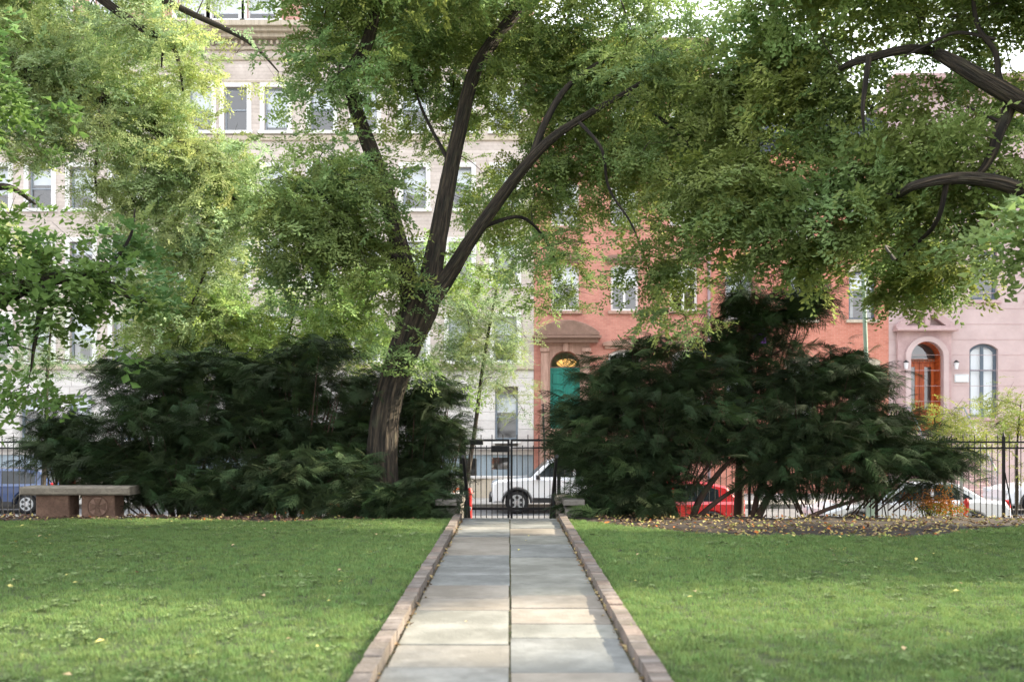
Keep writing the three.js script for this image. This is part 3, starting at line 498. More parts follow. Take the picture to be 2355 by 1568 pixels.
const SUV = paint => ({ L: 4.7, W: 1.88, paint, wheel: 0.38, front: 1.5, rear: -1.38, clear: 0.36, belt: 1.12, lampY: 0.92, nose: [[2.34, 0.62], [2.3, 1.0], [2.1, 1.1], [1.1, 1.17]], tail: [[-2.2, 1.17], [-2.3, 1.0], [-2.34, 0.6]],
  cabin: [[1.12, 1.1], [0.5, 1.72], [0.3, 1.78], [-1.9, 1.78], [-2.1, 1.72], [-2.28, 1.1]], screen: [[1.1, 1.16], [0.52, 1.7]], back: [[-2.26, 1.18], [-2.12, 1.66]],
  windows: [[[0.86, 1.2], [0.42, 1.64], [-0.32, 1.68], [-0.32, 1.2]], [[-0.42, 1.2], [-0.42, 1.68], [-1.3, 1.68], [-1.3, 1.2]], [[-1.4, 1.2], [-1.4, 1.68], [-1.95, 1.66], [-2.06, 1.2]]] });
const HATCH = paint => ({ L: 4.3, W: 1.78, paint, wheel: 0.33, front: 1.32, rear: -1.28, clear: 0.24, belt: 0.94, lampY: 0.72, nose: [[2.14, 0.5], [2.06, 0.74], [1.7, 0.88], [1.05, 0.97]], tail: [[-1.95, 0.98], [-2.1, 0.82], [-2.14, 0.5]], tailH: 0.42, bumper: paint,
  cabin: [[1.15, 0.92], [0.35, 1.4], [0.0, 1.47], [-1.2, 1.45], [-1.7, 1.34], [-2.08, 0.9]], screen: [[1.1, 0.97], [0.38, 1.39]], back: [[-2.04, 0.98], [-1.74, 1.3]],
  windows: [[[0.84, 0.98], [0.3, 1.34], [-0.35, 1.39], [-0.35, 0.98]], [[-0.43, 0.98], [-0.43, 1.39], [-1.15, 1.37], [-1.5, 1.26], [-1.5, 0.98]]] });
const SEDAN = paint => ({ ...HATCH(paint), L: 4.7, front: 1.48, rear: -1.36, nose: [[2.34, 0.5], [2.26, 0.74], [1.8, 0.88], [0.95, 0.97]], tail: [[-1.5, 1.03], [-2.2, 0.98], [-2.32, 0.8], [-2.34, 0.5]],
  cabin: [[1.05, 0.92], [0.25, 1.4], [0.0, 1.46], [-0.9, 1.44], [-1.2, 1.36], [-1.85, 0.95]], screen: [[1.0, 0.97], [0.28, 1.38]], back: [[-1.78, 1.02], [-1.24, 1.34]],
  windows: [[[0.74, 0.98], [0.2, 1.34], [-0.38, 1.38], [-0.38, 0.98]], [[-0.46, 0.98], [-0.46, 1.38], [-0.9, 1.37], [-1.4, 1.06], [-1.4, 0.98]]] });
car('parked_car', 'white off-road car seen through the iron gate', (1130 - VX) / 69 + 2.35, -33.1, Math.PI, SUV(carPaint(0.78, 0.78, 0.8)));
car('parked_car', 'blue hatchback behind the fence beyond the stone bench', -16.9, -33.0, Math.PI, { ...HATCH(carPaint(0.012, 0.04, 0.13)) });
car('parked_car', 'red hatchback glimpsed under the right evergreen', 3.65, -25.3, Math.PI, HATCH(carPaint(0.6, 0.015, 0.02)));
car('parked_car', 'silver saloon car behind the fence under the right evergreen', 10.0, -25.3, Math.PI, SEDAN(carPaint(0.62, 0.64, 0.68)));
car('parked_car', 'white saloon car beyond the fence below the lilac house', 18.4, -33.0, Math.PI, SEDAN(carPaint(0.7, 0.71, 0.74)));

// ------------------------------------------------------------------ street things
{
  const l = thing('street_lamp', 'pale green street lamp pole before the orange brick house', 'street lamp', [at(2006, 983, 24.3).x, LOW, -24.3]);
  part('base', cyl(0.12, 0.18, 0.9, 8, 0, 0.45, 0), M.lampPole, l);
  part('pole', rod(V(0, 0.8, 0), V(-0.3, 8.6, 0), 0.05, 10), M.lampPole, l);
  part('arm', rod(V(-0.3, 8.4, 0), V(-0.3, 9.0, -1.9), 0.035), M.lampPole, l);
  part('lamp_head', bevelBox(0.3, 0.14, 0.7, 0.04), M.lampPole, l, [-0.3, 9.0, -2.2]);
  function standpipe(dx, d, y0, h, label) { const p0 = at(dx, HY, d), p = thing('standpipe', label, 'standpipe', [p0.x, y0, -d], 0, 'red standpipes'); part('pipe', cyl(0.045, 0.05, h, 10, 0, h / 2, 0), M.hydrant, p); part('cap', cyl(0.03, 0.075, 0.1, 10), M.hydrant, p, [0, h, 0]); part('outlet', cyl(0.04, 0.04, 0.16, 8).rotateX(Math.PI / 2), M.zinc, p, [0, h * 0.75, 0.08]); }
  standpipe(1080, 18.6, LOW + 0.15, 1.32, 'red standpipe beside the left handrail of the gate steps');
  standpipe(2224, 21, LOW, 1.1, 'short red standpipe by the fence below the yellow green shrub');
  const sp = thing('sign_post', 'thin zinc post by the fence beside the red standpipe', 'post', [at(2212, HY, 21.2).x, LOW, -21.2]); part('post', cyl(0.035, 0.035, 1.75, 8, 0, 0.87, 0), M.zinc, sp); part('post_cap', cyl(0.01, 0.05, 0.06, 8), M.zinc, sp, [0, 1.78, 0]);
  function drum(dx, d, label) { const q = thing('traffic_drum', label, 'traffic drum', [at(dx, HY, d).x, LOW, -d], 0, 'orange traffic drums'); part('base', cyl(0.36, 0.38, 0.08, 14, 0, 0.04, 0), M.rubber, q); for (let i = 0; i < 4; i++) part('band', cyl(0.27 - i * 0.014 - 0.014, 0.27 - i * 0.014, 0.26, 16, 0, 0.21 + i * 0.26, 0), i % 2 ? M.paintWhite : M.orange, q); part('handle', new THREE.TorusGeometry(0.09, 0.02, 6, 12, Math.PI), M.orange, q, [0, 1.12, 0]); }
  drum(1053, 23.4, 'orange and white traffic drum beside the left gate post');
    function barrier(dx, d, label) { const q = thing('road_barrier', label, 'barrier', [at(dx, HY, d).x, LOW, -d], 0, 'orange road barriers'); for (const y of [0.35, 0.8]) for (let i = 0; i < 6; i++) part('board_stripe', box(0.3, 0.24, 0.03), i % 2 ? M.paintWhite : M.orange, q, [-0.75 + i * 0.3, y, 0]); for (const s of [-1, 1]) part('leg', [rod(V(s * 0.8, 1, 0), V(s * 0.8, 0, 0.3), 0.025), rod(V(s * 0.8, 1, 0), V(s * 0.8, 0, -0.3), 0.025)], M.zinc, q); }
  barrier(720, 22.6, 'orange and white barrier glimpsed under the left evergreens');
}

// ------------------------------------------------------------------ stone bench
{
  const b = thing('stone_bench', 'stone bench with slab seat and carved cross on one leg', 'bench', [-7.06, -0.01, -16.05]);
  part('seat', bevelBox(1.78, 0.135, 0.52, 0.022), M.benchTop, b, [0.03, 0.435, -0.25]);
  part('leg', bevelBox(0.54, 0.38, 0.4, 0.015), M.benchLeg, b, [-0.36, 0.18, -0.27]);
  const rl = part('leg', bevelBox(0.54, 0.38, 0.4, 0.015), M.benchLeg, b, [0.38, 0.18, -0.27]);
  const disc = new THREE.Shape(); disc.absarc(0, 0, 0.155, 0, 6.2832);
  const arms = []; for (let k = 0; k < 4; k++) { const c = Math.cos(k * Math.PI / 2), s = Math.sin(k * Math.PI / 2), R = ([x, y]) => [x * c - y * s, x * s + y * c]; arms.push([[0.03, 0.022], [0.125, 0.062], [0.125, -0.062], [0.03, -0.022]].map(R)); }
  part('carved_ring', new THREE.TorusGeometry(0.16, 0.012, 6, 30), M.benchLeg, rl, [0, 0.0, 0.202]);
  part('carved_recess', new THREE.CylinderGeometry(0.15, 0.15, 0.006, 28).rotateX(Math.PI / 2), M.brownDark, rl, [0, 0, 0.203]);
  part('carved_cross', [...arms.map(q => extr(polyShape(q), 0.02, 0)), cyl(0.035, 0.035, 0.02, 10).rotateX(Math.PI / 2).translate(0, 0, 0.01)], M.benchLeg, rl, [0, 0, 0.206]);
}

// ------------------------------------------------------------------ vegetation
function leafSpray(seed, o) {                                // a twig with leaf-sized faces, along +x
  const r = rng(seed), pos = [], shoots = [[V(0, 0, 0), V(1, 0.05, 0), o.len]];
  for (let k = 0; k < o.shoots; k++) { const t = 0.15 + 0.75 * r(), s = k % 2 ? 1 : -1; shoots.push([V(o.len * t, -o.droop * t * t * o.len, 0), V(0.55 + 0.3 * r(), (r() - 0.5) * 0.9, s * (0.55 + 0.4 * r())), o.len * (0.35 + 0.4 * r())]); }
  for (const [a, dir, L] of shoots) {
    dir.normalize(); const n = Math.max(3, Math.round(o.n * L / o.len));
    for (let i = 0; i < n; i++) {
      const t = (i + 0.6 + 0.4 * r()) / n, p = a.clone().addScaledVector(dir, L * t); p.y -= o.droop * L * t * t;
      const side = i % 2 ? 1 : -1, ang = side * rr(r, 0.5, 1.3), ld = dir.clone().applyAxisAngle(V(0, 1, 0), ang); ld.y += rr(r, -0.75, 0.3); ld.normalize();
      const ac = V(-ld.z, rr(r, -0.7, 0.7), ld.x).normalize(), up = ld.clone().cross(ac).normalize(), l = o.leaf * rr(r, 0.7, 1.2), w = l * o.ratio * 0.5;
      const q0 = p, q1 = p.clone().addScaledVector(ld, l * 0.45).addScaledVector(ac, w).addScaledVector(up, w * 0.3), q3 = p.clone().addScaledVector(ld, l * 0.45).addScaledVector(ac, -w).addScaledVector(up, w * 0.3), q2 = p.clone().addScaledVector(ld, l).addScaledVector(up, -l * 0.1);
      for (const v of [q0, q1, q2, q0, q2, q3]) pos.push(v.x, v.y, v.z);
    }
  }
  const g = new THREE.BufferGeometry(); g.setAttribute('position', new THREE.Float32BufferAttribute(pos, 3)); g.computeVertexNormals(); return g;
}
function tube(pts, radii, seg = 7, per = 5, rough = 0, seed = 1, furrow = 0) {   // tapered limb through points
  const c = new THREE.CatmullRomCurve3(pts), n = Math.max(4, (pts.length - 1) * per), pos = [], uv = [], idx = [], r = rng(seed); let up = V(0.3, 0.1, 1).normalize(), len = 0, prev = null;
  for (let i = 0; i <= n; i++) {
    const t = i / n, p = c.getPoint(t), tg = c.getTangent(t), k = t * (radii.length - 1), k0 = Math.min(radii.length - 2, Math.floor(k)), rad = radii[k0] + (radii[k0 + 1] - radii[k0]) * (k - k0);
    if (prev) len += p.distanceTo(prev); prev = p; const b = tg.clone().cross(up).normalize(); up = b.clone().cross(tg).normalize();
    for (let j = 0; j <= seg; j++) { const a = j / seg * 6.28318, q = rad * (1 + rough * (Math.sin(a * 3 + t * 7 + seed) * 0.5 + Math.sin(a * 5 - t * 13) * 0.35 + Math.sin(t * 23 + a * 2) * 0.3) + furrow * (Math.abs(Math.sin(a * 6.5 + 1.1 * Math.sin(t * 19 + a) + 0.7 * Math.sin(t * 47 + a * 3 + seed))) * 1.6 - 1 + (r() - 0.5) * 0.5)); pos.push(p.x + (b.x * Math.cos(a) + up.x * Math.sin(a)) * q, p.y + (b.y * Math.cos(a) + up.y * Math.sin(a)) * q, p.z + (b.z * Math.cos(a) + up.z * Math.sin(a)) * q); uv.push(j / seg * Math.max(0.3, 6.28 * radii[0]), len); }
    if (i) for (let j = 0; j < seg; j++) { const A = (i - 1) * (seg + 1) + j, B = A + seg + 1; idx.push(A, B, A + 1, B, B + 1, A + 1); }
  }
  const g = new THREE.BufferGeometry(); g.setAttribute('position', new THREE.Float32BufferAttribute(pos, 3)); g.setAttribute('uv', new THREE.Float32BufferAttribute(uv, 2)); g.setIndex(idx); g.computeVertexNormals(); return g;
}
const SPRAYS = {
  fine: [1, 2].map(s => leafSpray(100 + s, { len: 0.46, n: 13, shoots: 5, leaf: 0.08, ratio: 0.52, droop: 0.35 })),
  maple: [1, 2].map(s => leafSpray(200 + s, { len: 0.48, n: 12, shoots: 5, leaf: 0.092, ratio: 0.62, droop: 0.45 })),
  broad: [1, 2].map(s => leafSpray(300 + s, { len: 0.5, n: 9, shoots: 4, leaf: 0.105, ratio: 0.75, droop: 0.4 })),
  small: [1, 2].map(s => leafSpray(400 + s, { len: 0.34, n: 12, shoots: 4, leaf: 0.05, ratio: 0.55, droop: 0.25 })),
};
function instanced(name, geo, mat, mats, cols, parent) {
  const m = new THREE.InstancedMesh(geo, mat, mats.length); m.name = name; m.userData.kind = 'stuff';
  mats.forEach((q, i) => { m.setMatrixAt(i, q); if (cols) m.setColorAt(i, cols[i]); });
  (parent ?? scene).add(m); return m;
}
const clumpCache = {};
function place(list, tones) {                                // many small geometries, moved and toned, in one
  let n = 0; for (const [g] of list) n += g.attributes.position.count; const pos = new Float32Array(n * 3), col = new Float32Array(n * 3); let o = 0; const v = V(0, 0, 0);
  list.forEach(([g, m], k) => { const p = g.attributes.position, c = tones[k]; for (let i = 0; i < p.count; i++, o += 3) { v.fromBufferAttribute(p, i).applyMatrix4(m); pos[o] = v.x; pos[o + 1] = v.y; pos[o + 2] = v.z; col[o] = c[0]; col[o + 1] = c[1]; col[o + 2] = c[2]; } });
  const g = new THREE.BufferGeometry(); g.setAttribute('position', new THREE.BufferAttribute(pos, 3)); g.setAttribute('color', new THREE.BufferAttribute(col, 3)); g.computeVertexNormals(); return g;
}
function leafClump(spray, kind, n, sg, v) {                  // n sprays round a point
  const key = `${kind}/${n}/${sg}/${v}`; if (clumpCache[key]) return clumpCache[key];
  const r = rng(Math.round(n * 977 + sg * 5000 + v * 131 + kind.length * 7)), list = [], tones = [];
  for (let j = 0; j < n; j++) {
    const s = rr(r, 0.75, 1.2), e = new THREE.Euler(gauss(r) * 0.5, r() * 6.2832, gauss(r) * 0.35 - 0.15, 'YXZ');
    list.push([spray[r() < 0.5 ? 0 : 1], new THREE.Matrix4().compose(V(gauss(r) * sg, gauss(r) * sg * 0.62, gauss(r) * sg), new THREE.Quaternion().setFromEuler(e), V(s, s, s))]);
    const b = rr(r, 0.82, 1.18), w = r(); tones.push([b * (0.96 + 0.1 * w), b, b * (1.03 - 0.1 * w)]);
  }
  return clumpCache[key] = place(list, tones);
}
// masses: [pixel x, pixel y, half width, half height, distance, half depth in metres, fill]; the pixel gives the direction, the distance comes from the trunk the limb grows from
function foliage(parent, seed, masses, spray, mat, tint, o = {}) {
  const r = rng(seed), sets = new Map(), centres = [], kind = Object.keys(SPRAYS).find(k => SPRAYS[k] === spray); mat.vertexColors = true;
  for (const [cx, cy, rx, ry, d, rz, fill = 1] of masses) {
    const c = at(cx, cy, d), ax = rx * d / FPX, ay = ry * d / FPX, clumpN = Math.max(2, Math.round(ax * ay * (o.dense ?? 19) * (0.6 + rz * 0.25))), per = Math.max(4, Math.round((o.per ?? 19) * fill / 4) * 4);
    for (let k = 0; k < clumpN; k++) {
      const u = V(gauss(r), gauss(r), gauss(r)).normalize().multiplyScalar(Math.pow(r(), 0.42)), q = V(c.x + u.x * ax, c.y + u.y * ay, c.z + u.z * rz); centres.push([q, c]);
      const tone = 0.78 + 0.44 * r(), w = r(), g = leafClump(spray, kind, per, (o.sigma ?? 0.3), Math.floor(r() * 3)), s = rr(r, 0.85, 1.15);
      if (!sets.has(g)) sets.set(g, [[], []]);
      sets.get(g)[0].push(new THREE.Matrix4().compose(q, new THREE.Quaternion().setFromEuler(new THREE.Euler(gauss(r) * 0.15, r() * 6.2832, gauss(r) * 0.15, 'YXZ')), V(s, s, s)));
      sets.get(g)[1].push(lin(tone * (0.9 + 0.32 * w * (tint ?? 1)), tone, tone * (1.05 - 0.3 * w)));
    }
  }
  for (const [g, [l, c]] of sets) instanced('foliage', g, mat, l, c, parent);
  return centres;
}
function branchwork(parent, seed, limbs, centres, mat, share = 0.5) {   // twigs from the limbs to the leaf clumps
  const r = rng(seed), nodes = [], out = []; for (const l of limbs) { const c = new THREE.CatmullRomCurve3(l); for (let i = 0; i <= 24; i++) nodes.push(c.getPoint(i / 24)); }
  for (const [q, c] of centres) {
    if (r() > share * 1.3) continue; let best = null, bd = 1e9; for (const n of nodes) { const d = n.distanceToSquared(q) + Math.max(0, n.y - q.y) * 0.5; if (d < bd) { bd = d; best = n; } }
    const L = Math.sqrt(bd); if (L > 4.2 || L < 0.15) continue;
    const mid = best.clone().lerp(q, 0.5); mid.y += L * 0.09; mid.x += gauss(r) * L * 0.05; mid.z += gauss(r) * L * 0.05;
    out.push(tube([best, mid, q], [0.008 + L * 0.007, 0.006 + L * 0.003, 0.003], 4, 4));
    for (let k = 0; k < 4; k++) { const e = q.clone().add(V(gauss(r) * 0.3, gauss(r) * 0.2, gauss(r) * 0.3)); out.push(tube([q.clone().lerp(mid, 0.25), q.clone().lerp(e, 0.5), e], [0.005, 0.004, 0.002], 3, 2)); }
    nodes.push(mid, q);
  }
  if (out.length) { const m = part('branchwork', mergeGeometries(out), mat, parent); m.userData.kind = 'stuff'; }
}
const P = (list, d) => list.map(([x, y, dd]) => at(x, y, dd ?? d));
const px = (w, d) => w / 2 * d / FPX;                          // half width in metres of so many pixels

// --- the large tree in the middle
{
  const D = 17.5, t = thing('shade_tree', 'large forked shade tree with furrowed trunk rising among the evergreens left of the path', 'tree');
  part('trunk', tube([V(at(876, 983, D).x, -0.6, -D), ...P([[878, 1130], [880, 1020], [890, 930], [912, 850], [942, 770], [962, 715]], D), at(975, 672, D)], [0.38, px(80, D), px(69, D), px(65, D), px(63, D), px(72, D), px(84, D), px(84, D)], 56, 14, 0.04, 3, 0.045), M.bark, t);
  const limbs = [
    [P([[952, 716], [938, 640, 17.4], [913, 545, 17.3], [884, 440, 17.1], [848, 335, 16.9], [816, 245, 16.8], [808, 170, 16.7], [842, 105, 16.6], [866, 10, 16.5], [880, -120, 16.4], [850, -300, 16.2]], D), [52, 44, 40, 37, 34, 31, 29, 27, 23, 17, 8]],
    [P([[978, 705], [993, 620], [1012, 520, 17.6], [1034, 400, 17.8], [1062, 275, 18], [1092, 165, 18.2], [1140, 88, 18.4], [1212, 0, 18.6], [1290, -130, 18.8], [1330, -300, 19]], D), [56, 48, 42, 37, 34, 32, 30, 26, 19, 9]],
    [P([[985, 690], [1032, 632], [1080, 555, 17.3], [1140, 470, 17.1], [1205, 385, 16.8], [1268, 320, 16.6], [1345, 268, 16.3], [1440, 212, 16], [1500, 170, 15.8], [1560, 110, 15.6]], D), [50, 37, 30, 27, 24, 20, 15, 10, 6, 3]],
    [P([[1222, 365, 16.75], [1255, 280, 16.8], [1305, 200, 16.9], [1390, 138, 17], [1480, 96, 17.1], [1540, 40, 17.2]], D), [18, 16, 13, 10, 7, 3]],
    [P([[925, 600, 17.35], [860, 560, 17], [800, 500, 16.6], [740, 440, 16.2], [690, 420, 15.9]], D), [26, 22, 18, 14, 7]],
    [P([[1440, 213, 16], [1540, 290, 15.7], [1610, 370, 15.6], [1640, 470, 15.5]], D), [8, 7, 5, 3]],
    [P([[1100, 525, 17.2], [1200, 500, 17.6], [1260, 560, 18], [1290, 640, 18.2]], D), [10, 8, 6, 3]],
    [P([[1040, 385, 17.8], [1010, 330, 18.4], [970, 250, 18.8], [940, 160, 19]], D), [12, 9, 7, 4]],
    [P([[1330, 278, 16.35], [1385, 345, 16], [1400, 430, 16.2], [1455, 520, 15.8], [1500, 640, 15.8]], D), [8, 7, 6, 4, 2]],
  ];
  limbs.forEach(([p, w], i) => part('limb', i < 3 ? tube(p, w.map(q => px(q, D)), 32, 8, 0.06, 5 + i, 0.05) : tube(p, w.map(q => px(q, D)), 12, 6, 0.06, 5 + i), i < 3 ? M.bark : M.limb, t));
  const masses = [
    [700, 430, 100, 100, 16, 1.2], [790, 480, 110, 140, 16.6, 1.4], [690, 540, 90, 70, 16.2, 1], [800, 600, 100, 60, 16.8, 1], [735, 345, 40, 36, 16.5, 0.6, 0.6],
    [750, 60, 110, 90, 16.4, 1.4, 0.9], [760, 180, 90, 80, 16.5, 1, 0.9], [768, 225, 46, 40, 16.3, 0.6, 0.7], [900, -60, 220, 100, 16.5, 1.8], [930, 90, 90, 90, 17.5, 1.3], [985, 190, 90, 100, 17.6, 1.3], [985, 300, 60, 50, 17.8, 1, 0.8], [1110, 120, 80, 80, 17.8, 1.2], [1040, 20, 130, 80, 18, 1.5],
    [1170, 60, 110, 90, 18, 1.5], [1140, 250, 60, 60, 18.2, 1, 0.8], [1120, 430, 50, 60, 17.8, 0.9, 0.7], [1180, 520, 90, 70, 17.6, 1], [1250, 120, 110, 100, 17.6, 1.4], [1290, 260, 110, 80, 17, 1.3], [1330, 370, 110, 80, 16.6, 1.2], [1235, 440, 70, 60, 17, 1, 0.8], [1400, 160, 130, 90, 16.6, 1.4], [1400, 300, 110, 80, 16.3, 1.2], [1470, 385, 90, 60, 16, 1, 0.9], 
    [1260, 590, 60, 70, 18, 0.8], [1310, 660, 60, 40, 18.2, 0.6, 0.8], [1210, 640, 40, 40, 18, 0.5, 0.7], [1490, 570, 56, 60, 15.8, 0.7, 0.8], [1510, 655, 70, 50, 15.8, 0.7, 0.9], [1560, 710, 50, 25, 15.8, 0.5], [1430, 470, 40, 36, 16, 0.6, 0.6], [1540, 290, 110, 90, 15.8, 1.3], [1560, 420, 100, 80, 15.6, 1.2], [1590, 510, 60, 50, 15.7, 0.8, 0.7], [1530, 110, 120, 90, 16.8, 1.4, 0.85], [1640, 230, 110, 90, 15.6, 1.3],
    [640, 560, 60, 60, 16.4, 0.8, 0.9], [660, 640, 50, 36, 16.8, 0.6, 0.8], [850, 400, 40, 50, 18, 0.5, 0.6], [870, 150, 60, 60, 18.2, 0.8, 0.8], [640, 480, 50, 50, 16.2, 0.7, 0.8], [720, 390, 70, 50, 16, 0.8, 0.9], [840, 520, 60, 60, 17.6, 0.7, 0.9],
    [1300, 360, 80, 60, 17.6, 0.9], [1420, 330, 80, 60, 17.6, 0.9], [1540, 380, 80, 60, 17.2, 0.9], [1610, 300, 70, 60, 17.2, 0.9], [1500, 260, 80, 60, 17.2, 0.9], [1350, 180, 80, 60, 18.4, 0.9], [1380, 440, 70, 36, 17.4, 0.7, 0.7], [1330, 560, 44, 40, 17.8, 0.5, 0.5], [1480, 130, 80, 60, 17.4, 0.9], [1570, 610, 50, 60, 16, 0.6, 0.8], [1480, 165, 50, 36, 15.2, 0.4, 0.8], [1550, 110, 50, 40, 15, 0.4, 0.8], [1420, 120, 50, 36, 16, 0.4, 0.7],
    [1420, -60, 220, 80, 17, 1.6, 0.8], [1200, -160, 250, 100, 18, 2], [700, -140, 200, 90, 16, 1.6, 0.8], [860, 260, 40, 40, 16.4, 0.4, 0.5], [1070, 250, 36, 30, 17, 0.3, 0.35], [1140, 100, 50, 30, 17, 0.4, 0.5], [1180, 410, 40, 30, 16.2, 0.3, 0.35], [1330, 290, 50, 30, 15.7, 0.4, 0.45], [1400, 190, 50, 30, 15.6, 0.4, 0.5], [845, 120, 40, 40, 16, 0.3, 0.4], [1030, 420, 26, 26, 17.2, 0.2, 0.3],
    [930, 800, 42, 36, 17.1, 0.3, 0.9], [985, 640, 40, 36, 17.6, 0.4, 0.7], [905, 590, 36, 50, 17.3, 0.4, 0.7], [880, 690, 46, 50, 17.8, 0.5, 0.7], [930, 660, 30, 40, 17.3, 0.3, 0.6],
  ];
  const behind = masses.map(m => m[1] > 40 && m[1] < 560 && m[0] > 850 && m[0] < 1480 ? [m[0], m[1], m[2], m[3], m[0] < 1210 ? 19.6 : 18.2, Math.min(m[5], 1), m[6] ?? 1] : m);   // these hang behind the forks
  const cs = foliage(t, 501, behind, SPRAYS.fine, leafMat(0.235, 0.325, 0.125, 0.5), 0.8, { dense: 16 });
  branchwork(t, 502, limbs.map(l => l[0]), cs, M.twig, 0.5);
}
// --- large tree on the right, its trunk outside the frame
{
  const D = 14.5, t = thing('shade_tree', 'spreading shade tree with dark heavy boughs reaching in over the right lawn', 'tree');
  const base = V(9.3, 0, -15);
  part('trunk', tube([V(9.3, -0.4, -15), V(9.35, 1, -15), V(9.2, 3, -14.9), V(8.9, 4.6, -14.8)], [0.6, 0.45, 0.4, 0.4], 16, 7, 0.06, 9), M.bark, t);
  const limbs = [
    [[V(9.1, 3.7, -14.9), ...P([[2450, 292, 13.2], [2350, 234, 13], [2270, 186, 13], [2195, 142, 13.2], [2140, 118, 14], [2080, 114, 13.4], [1975, 140, 13.4], [1900, 165, 14.6], [1800, 150, 15]], 13.2)], [54, 44, 38, 35, 30, 20, 20, 16, 10, 4]],
    [P([[2325, 222], [2318, 262], [2296, 310], [2284, 352], [2250, 400], [2190, 420]], 13.2), [26, 26, 24, 20, 14, 7]],
    [[V(9.2, 2.8, -14.9), ...P([[2440, 470], [2355, 438], [2280, 415], [2190, 410], [2110, 425], [2060, 450, 13.6], [1960, 446, 14.6], [1860, 470, 15], [1780, 540, 15]], 12.9)], [44, 38, 31, 29, 25, 19, 14, 10, 7, 3]],
    [P([[2318, 215], [2300, 180], [2290, 120], [2250, 60], [2240, -40], [2260, -160]], 13.2), [14, 13, 12, 10, 8, 4]],
    [P([[2290, 90], [2200, 75], [2140, 100], [2080, 130]], 13.2), [8, 7, 6, 4]],
    [P([[2000, 132], [1990, 200], [1985, 260], [1988, 300]], 13.2), [13, 11, 8, 4]],
    [[V(8.9, 4.5, -14.8), V(8.4, 6.5, -14), V(7.4, 8.5, -13), V(6.4, 10, -12.5)], [50, 40, 26, 10]],
    [[V(9, 4.4, -14.8), V(10.5, 6.8, -15.5), V(11.5, 9, -16.5)], [46, 32, 12]],
    [P([[2180, 412, 12.9], [2160, 500, 13.2], [2110, 560, 14], [2060, 600, 15]], D), [12, 10, 8, 4]],
    [P([[2310, 285], [2270, 265], [2225, 245]], 13.2), [8, 7, 4]],
  ];
  limbs.forEach(([p, w], i) => part('limb', tube(p, w.map(q => px(q, D)), 10, 6, 0.06, 25 + i), i < 3 ? M.bark : M.limb, t));
  const masses = [
    [1740, 60, 110, 90, 15, 1.3], [1760, 180, 110, 90, 15, 1.2, 0.9], [1720, 330, 110, 90, 15, 1.2], [1700, 450, 100, 80, 15, 1.1], [1690, 545, 60, 46, 15, 0.8, 0.7], [1800, 420, 110, 90, 14.8, 1.2], [1800, 545, 100, 56, 14.8, 1], [1860, 300, 90, 80, 15, 1.2, 0.9], [1880, 100, 110, 90, 14.5, 1.2, 0.8], [1890, 210, 90, 60, 14.5, 1, 0.8],  [1900, 480, 110, 90, 14.4, 1.1], [1900, 575, 60, 40, 14.6, 0.7, 0.8],
    [1990, 360, 100, 90, 14.3, 1.2], [1990, 240, 90, 70, 14.4, 1.1, 0.8], [2010, 490, 90, 70, 14.3, 1], [2080, 320, 100, 80, 14.2, 1.2], [2100, 220, 90, 60, 14.4, 1, 0.8], [2100, 470, 90, 60, 14.2, 0.9], [2190, 330, 90, 80, 14, 1.1], [2200, 450, 90, 60, 13.9, 0.9, 0.9], [2300, 470, 80, 60, 13.6, 0.9], [2290, 380, 80, 60, 13.6, 1], [2020, 40, 120, 60, 14.5, 1.2, 0.7], [2180, 40, 110, 50, 14.3, 1.2, 0.6], [2320, 60, 80, 80, 14.2, 1.2, 0.7], [2250, 230, 70, 50, 14.6, 0.9, 0.6],
    [2120, 590, 80, 60, 18, 0.9, 0.9], [2090, 650, 50, 40, 18, 0.6, 0.8], [2180, 640, 50, 40, 18, 0.6, 0.7], [2060, 540, 50, 40, 18, 0.6, 0.8], [2110, 560, 70, 50, 17.6, 0.8, 1], [2150, 640, 56, 40, 18, 0.6, 0.9], [2060, 610, 40, 50, 18, 0.5, 0.8], [2200, 570, 50, 50, 17.6, 0.7, 0.8],
    [1900, -90, 250, 80, 14.5, 1.6, 0.8], [2250, -120, 250, 110, 14, 2, 0.8], [2500, 150, 150, 200, 14, 2], [2600, 400, 200, 140, 14, 2], [2450, -250, 300, 150, 13, 2.4], [2050, -320, 250, 130, 12.5, 2.2, 0.8], [2800, -100, 220, 300, 15, 2.4],
  ];
  const cs = foliage(t, 511, masses, SPRAYS.maple, leafMat(0.235, 0.32, 0.115, 0.5), 0.8, { dense: 16 });
  const near = foliage(t, 512, [[2350, 560, 26, 30, 10, 0.3, 0.6], [2380, 500, 30, 50, 10, 0.4, 0.8]], SPRAYS.broad, leafMat(0.235, 0.32, 0.115, 0.5), 0.6, { sigma: 0.2 });
  branchwork(t, 513, limbs.map(l => l[0]), cs, M.twig, 0.5);
}
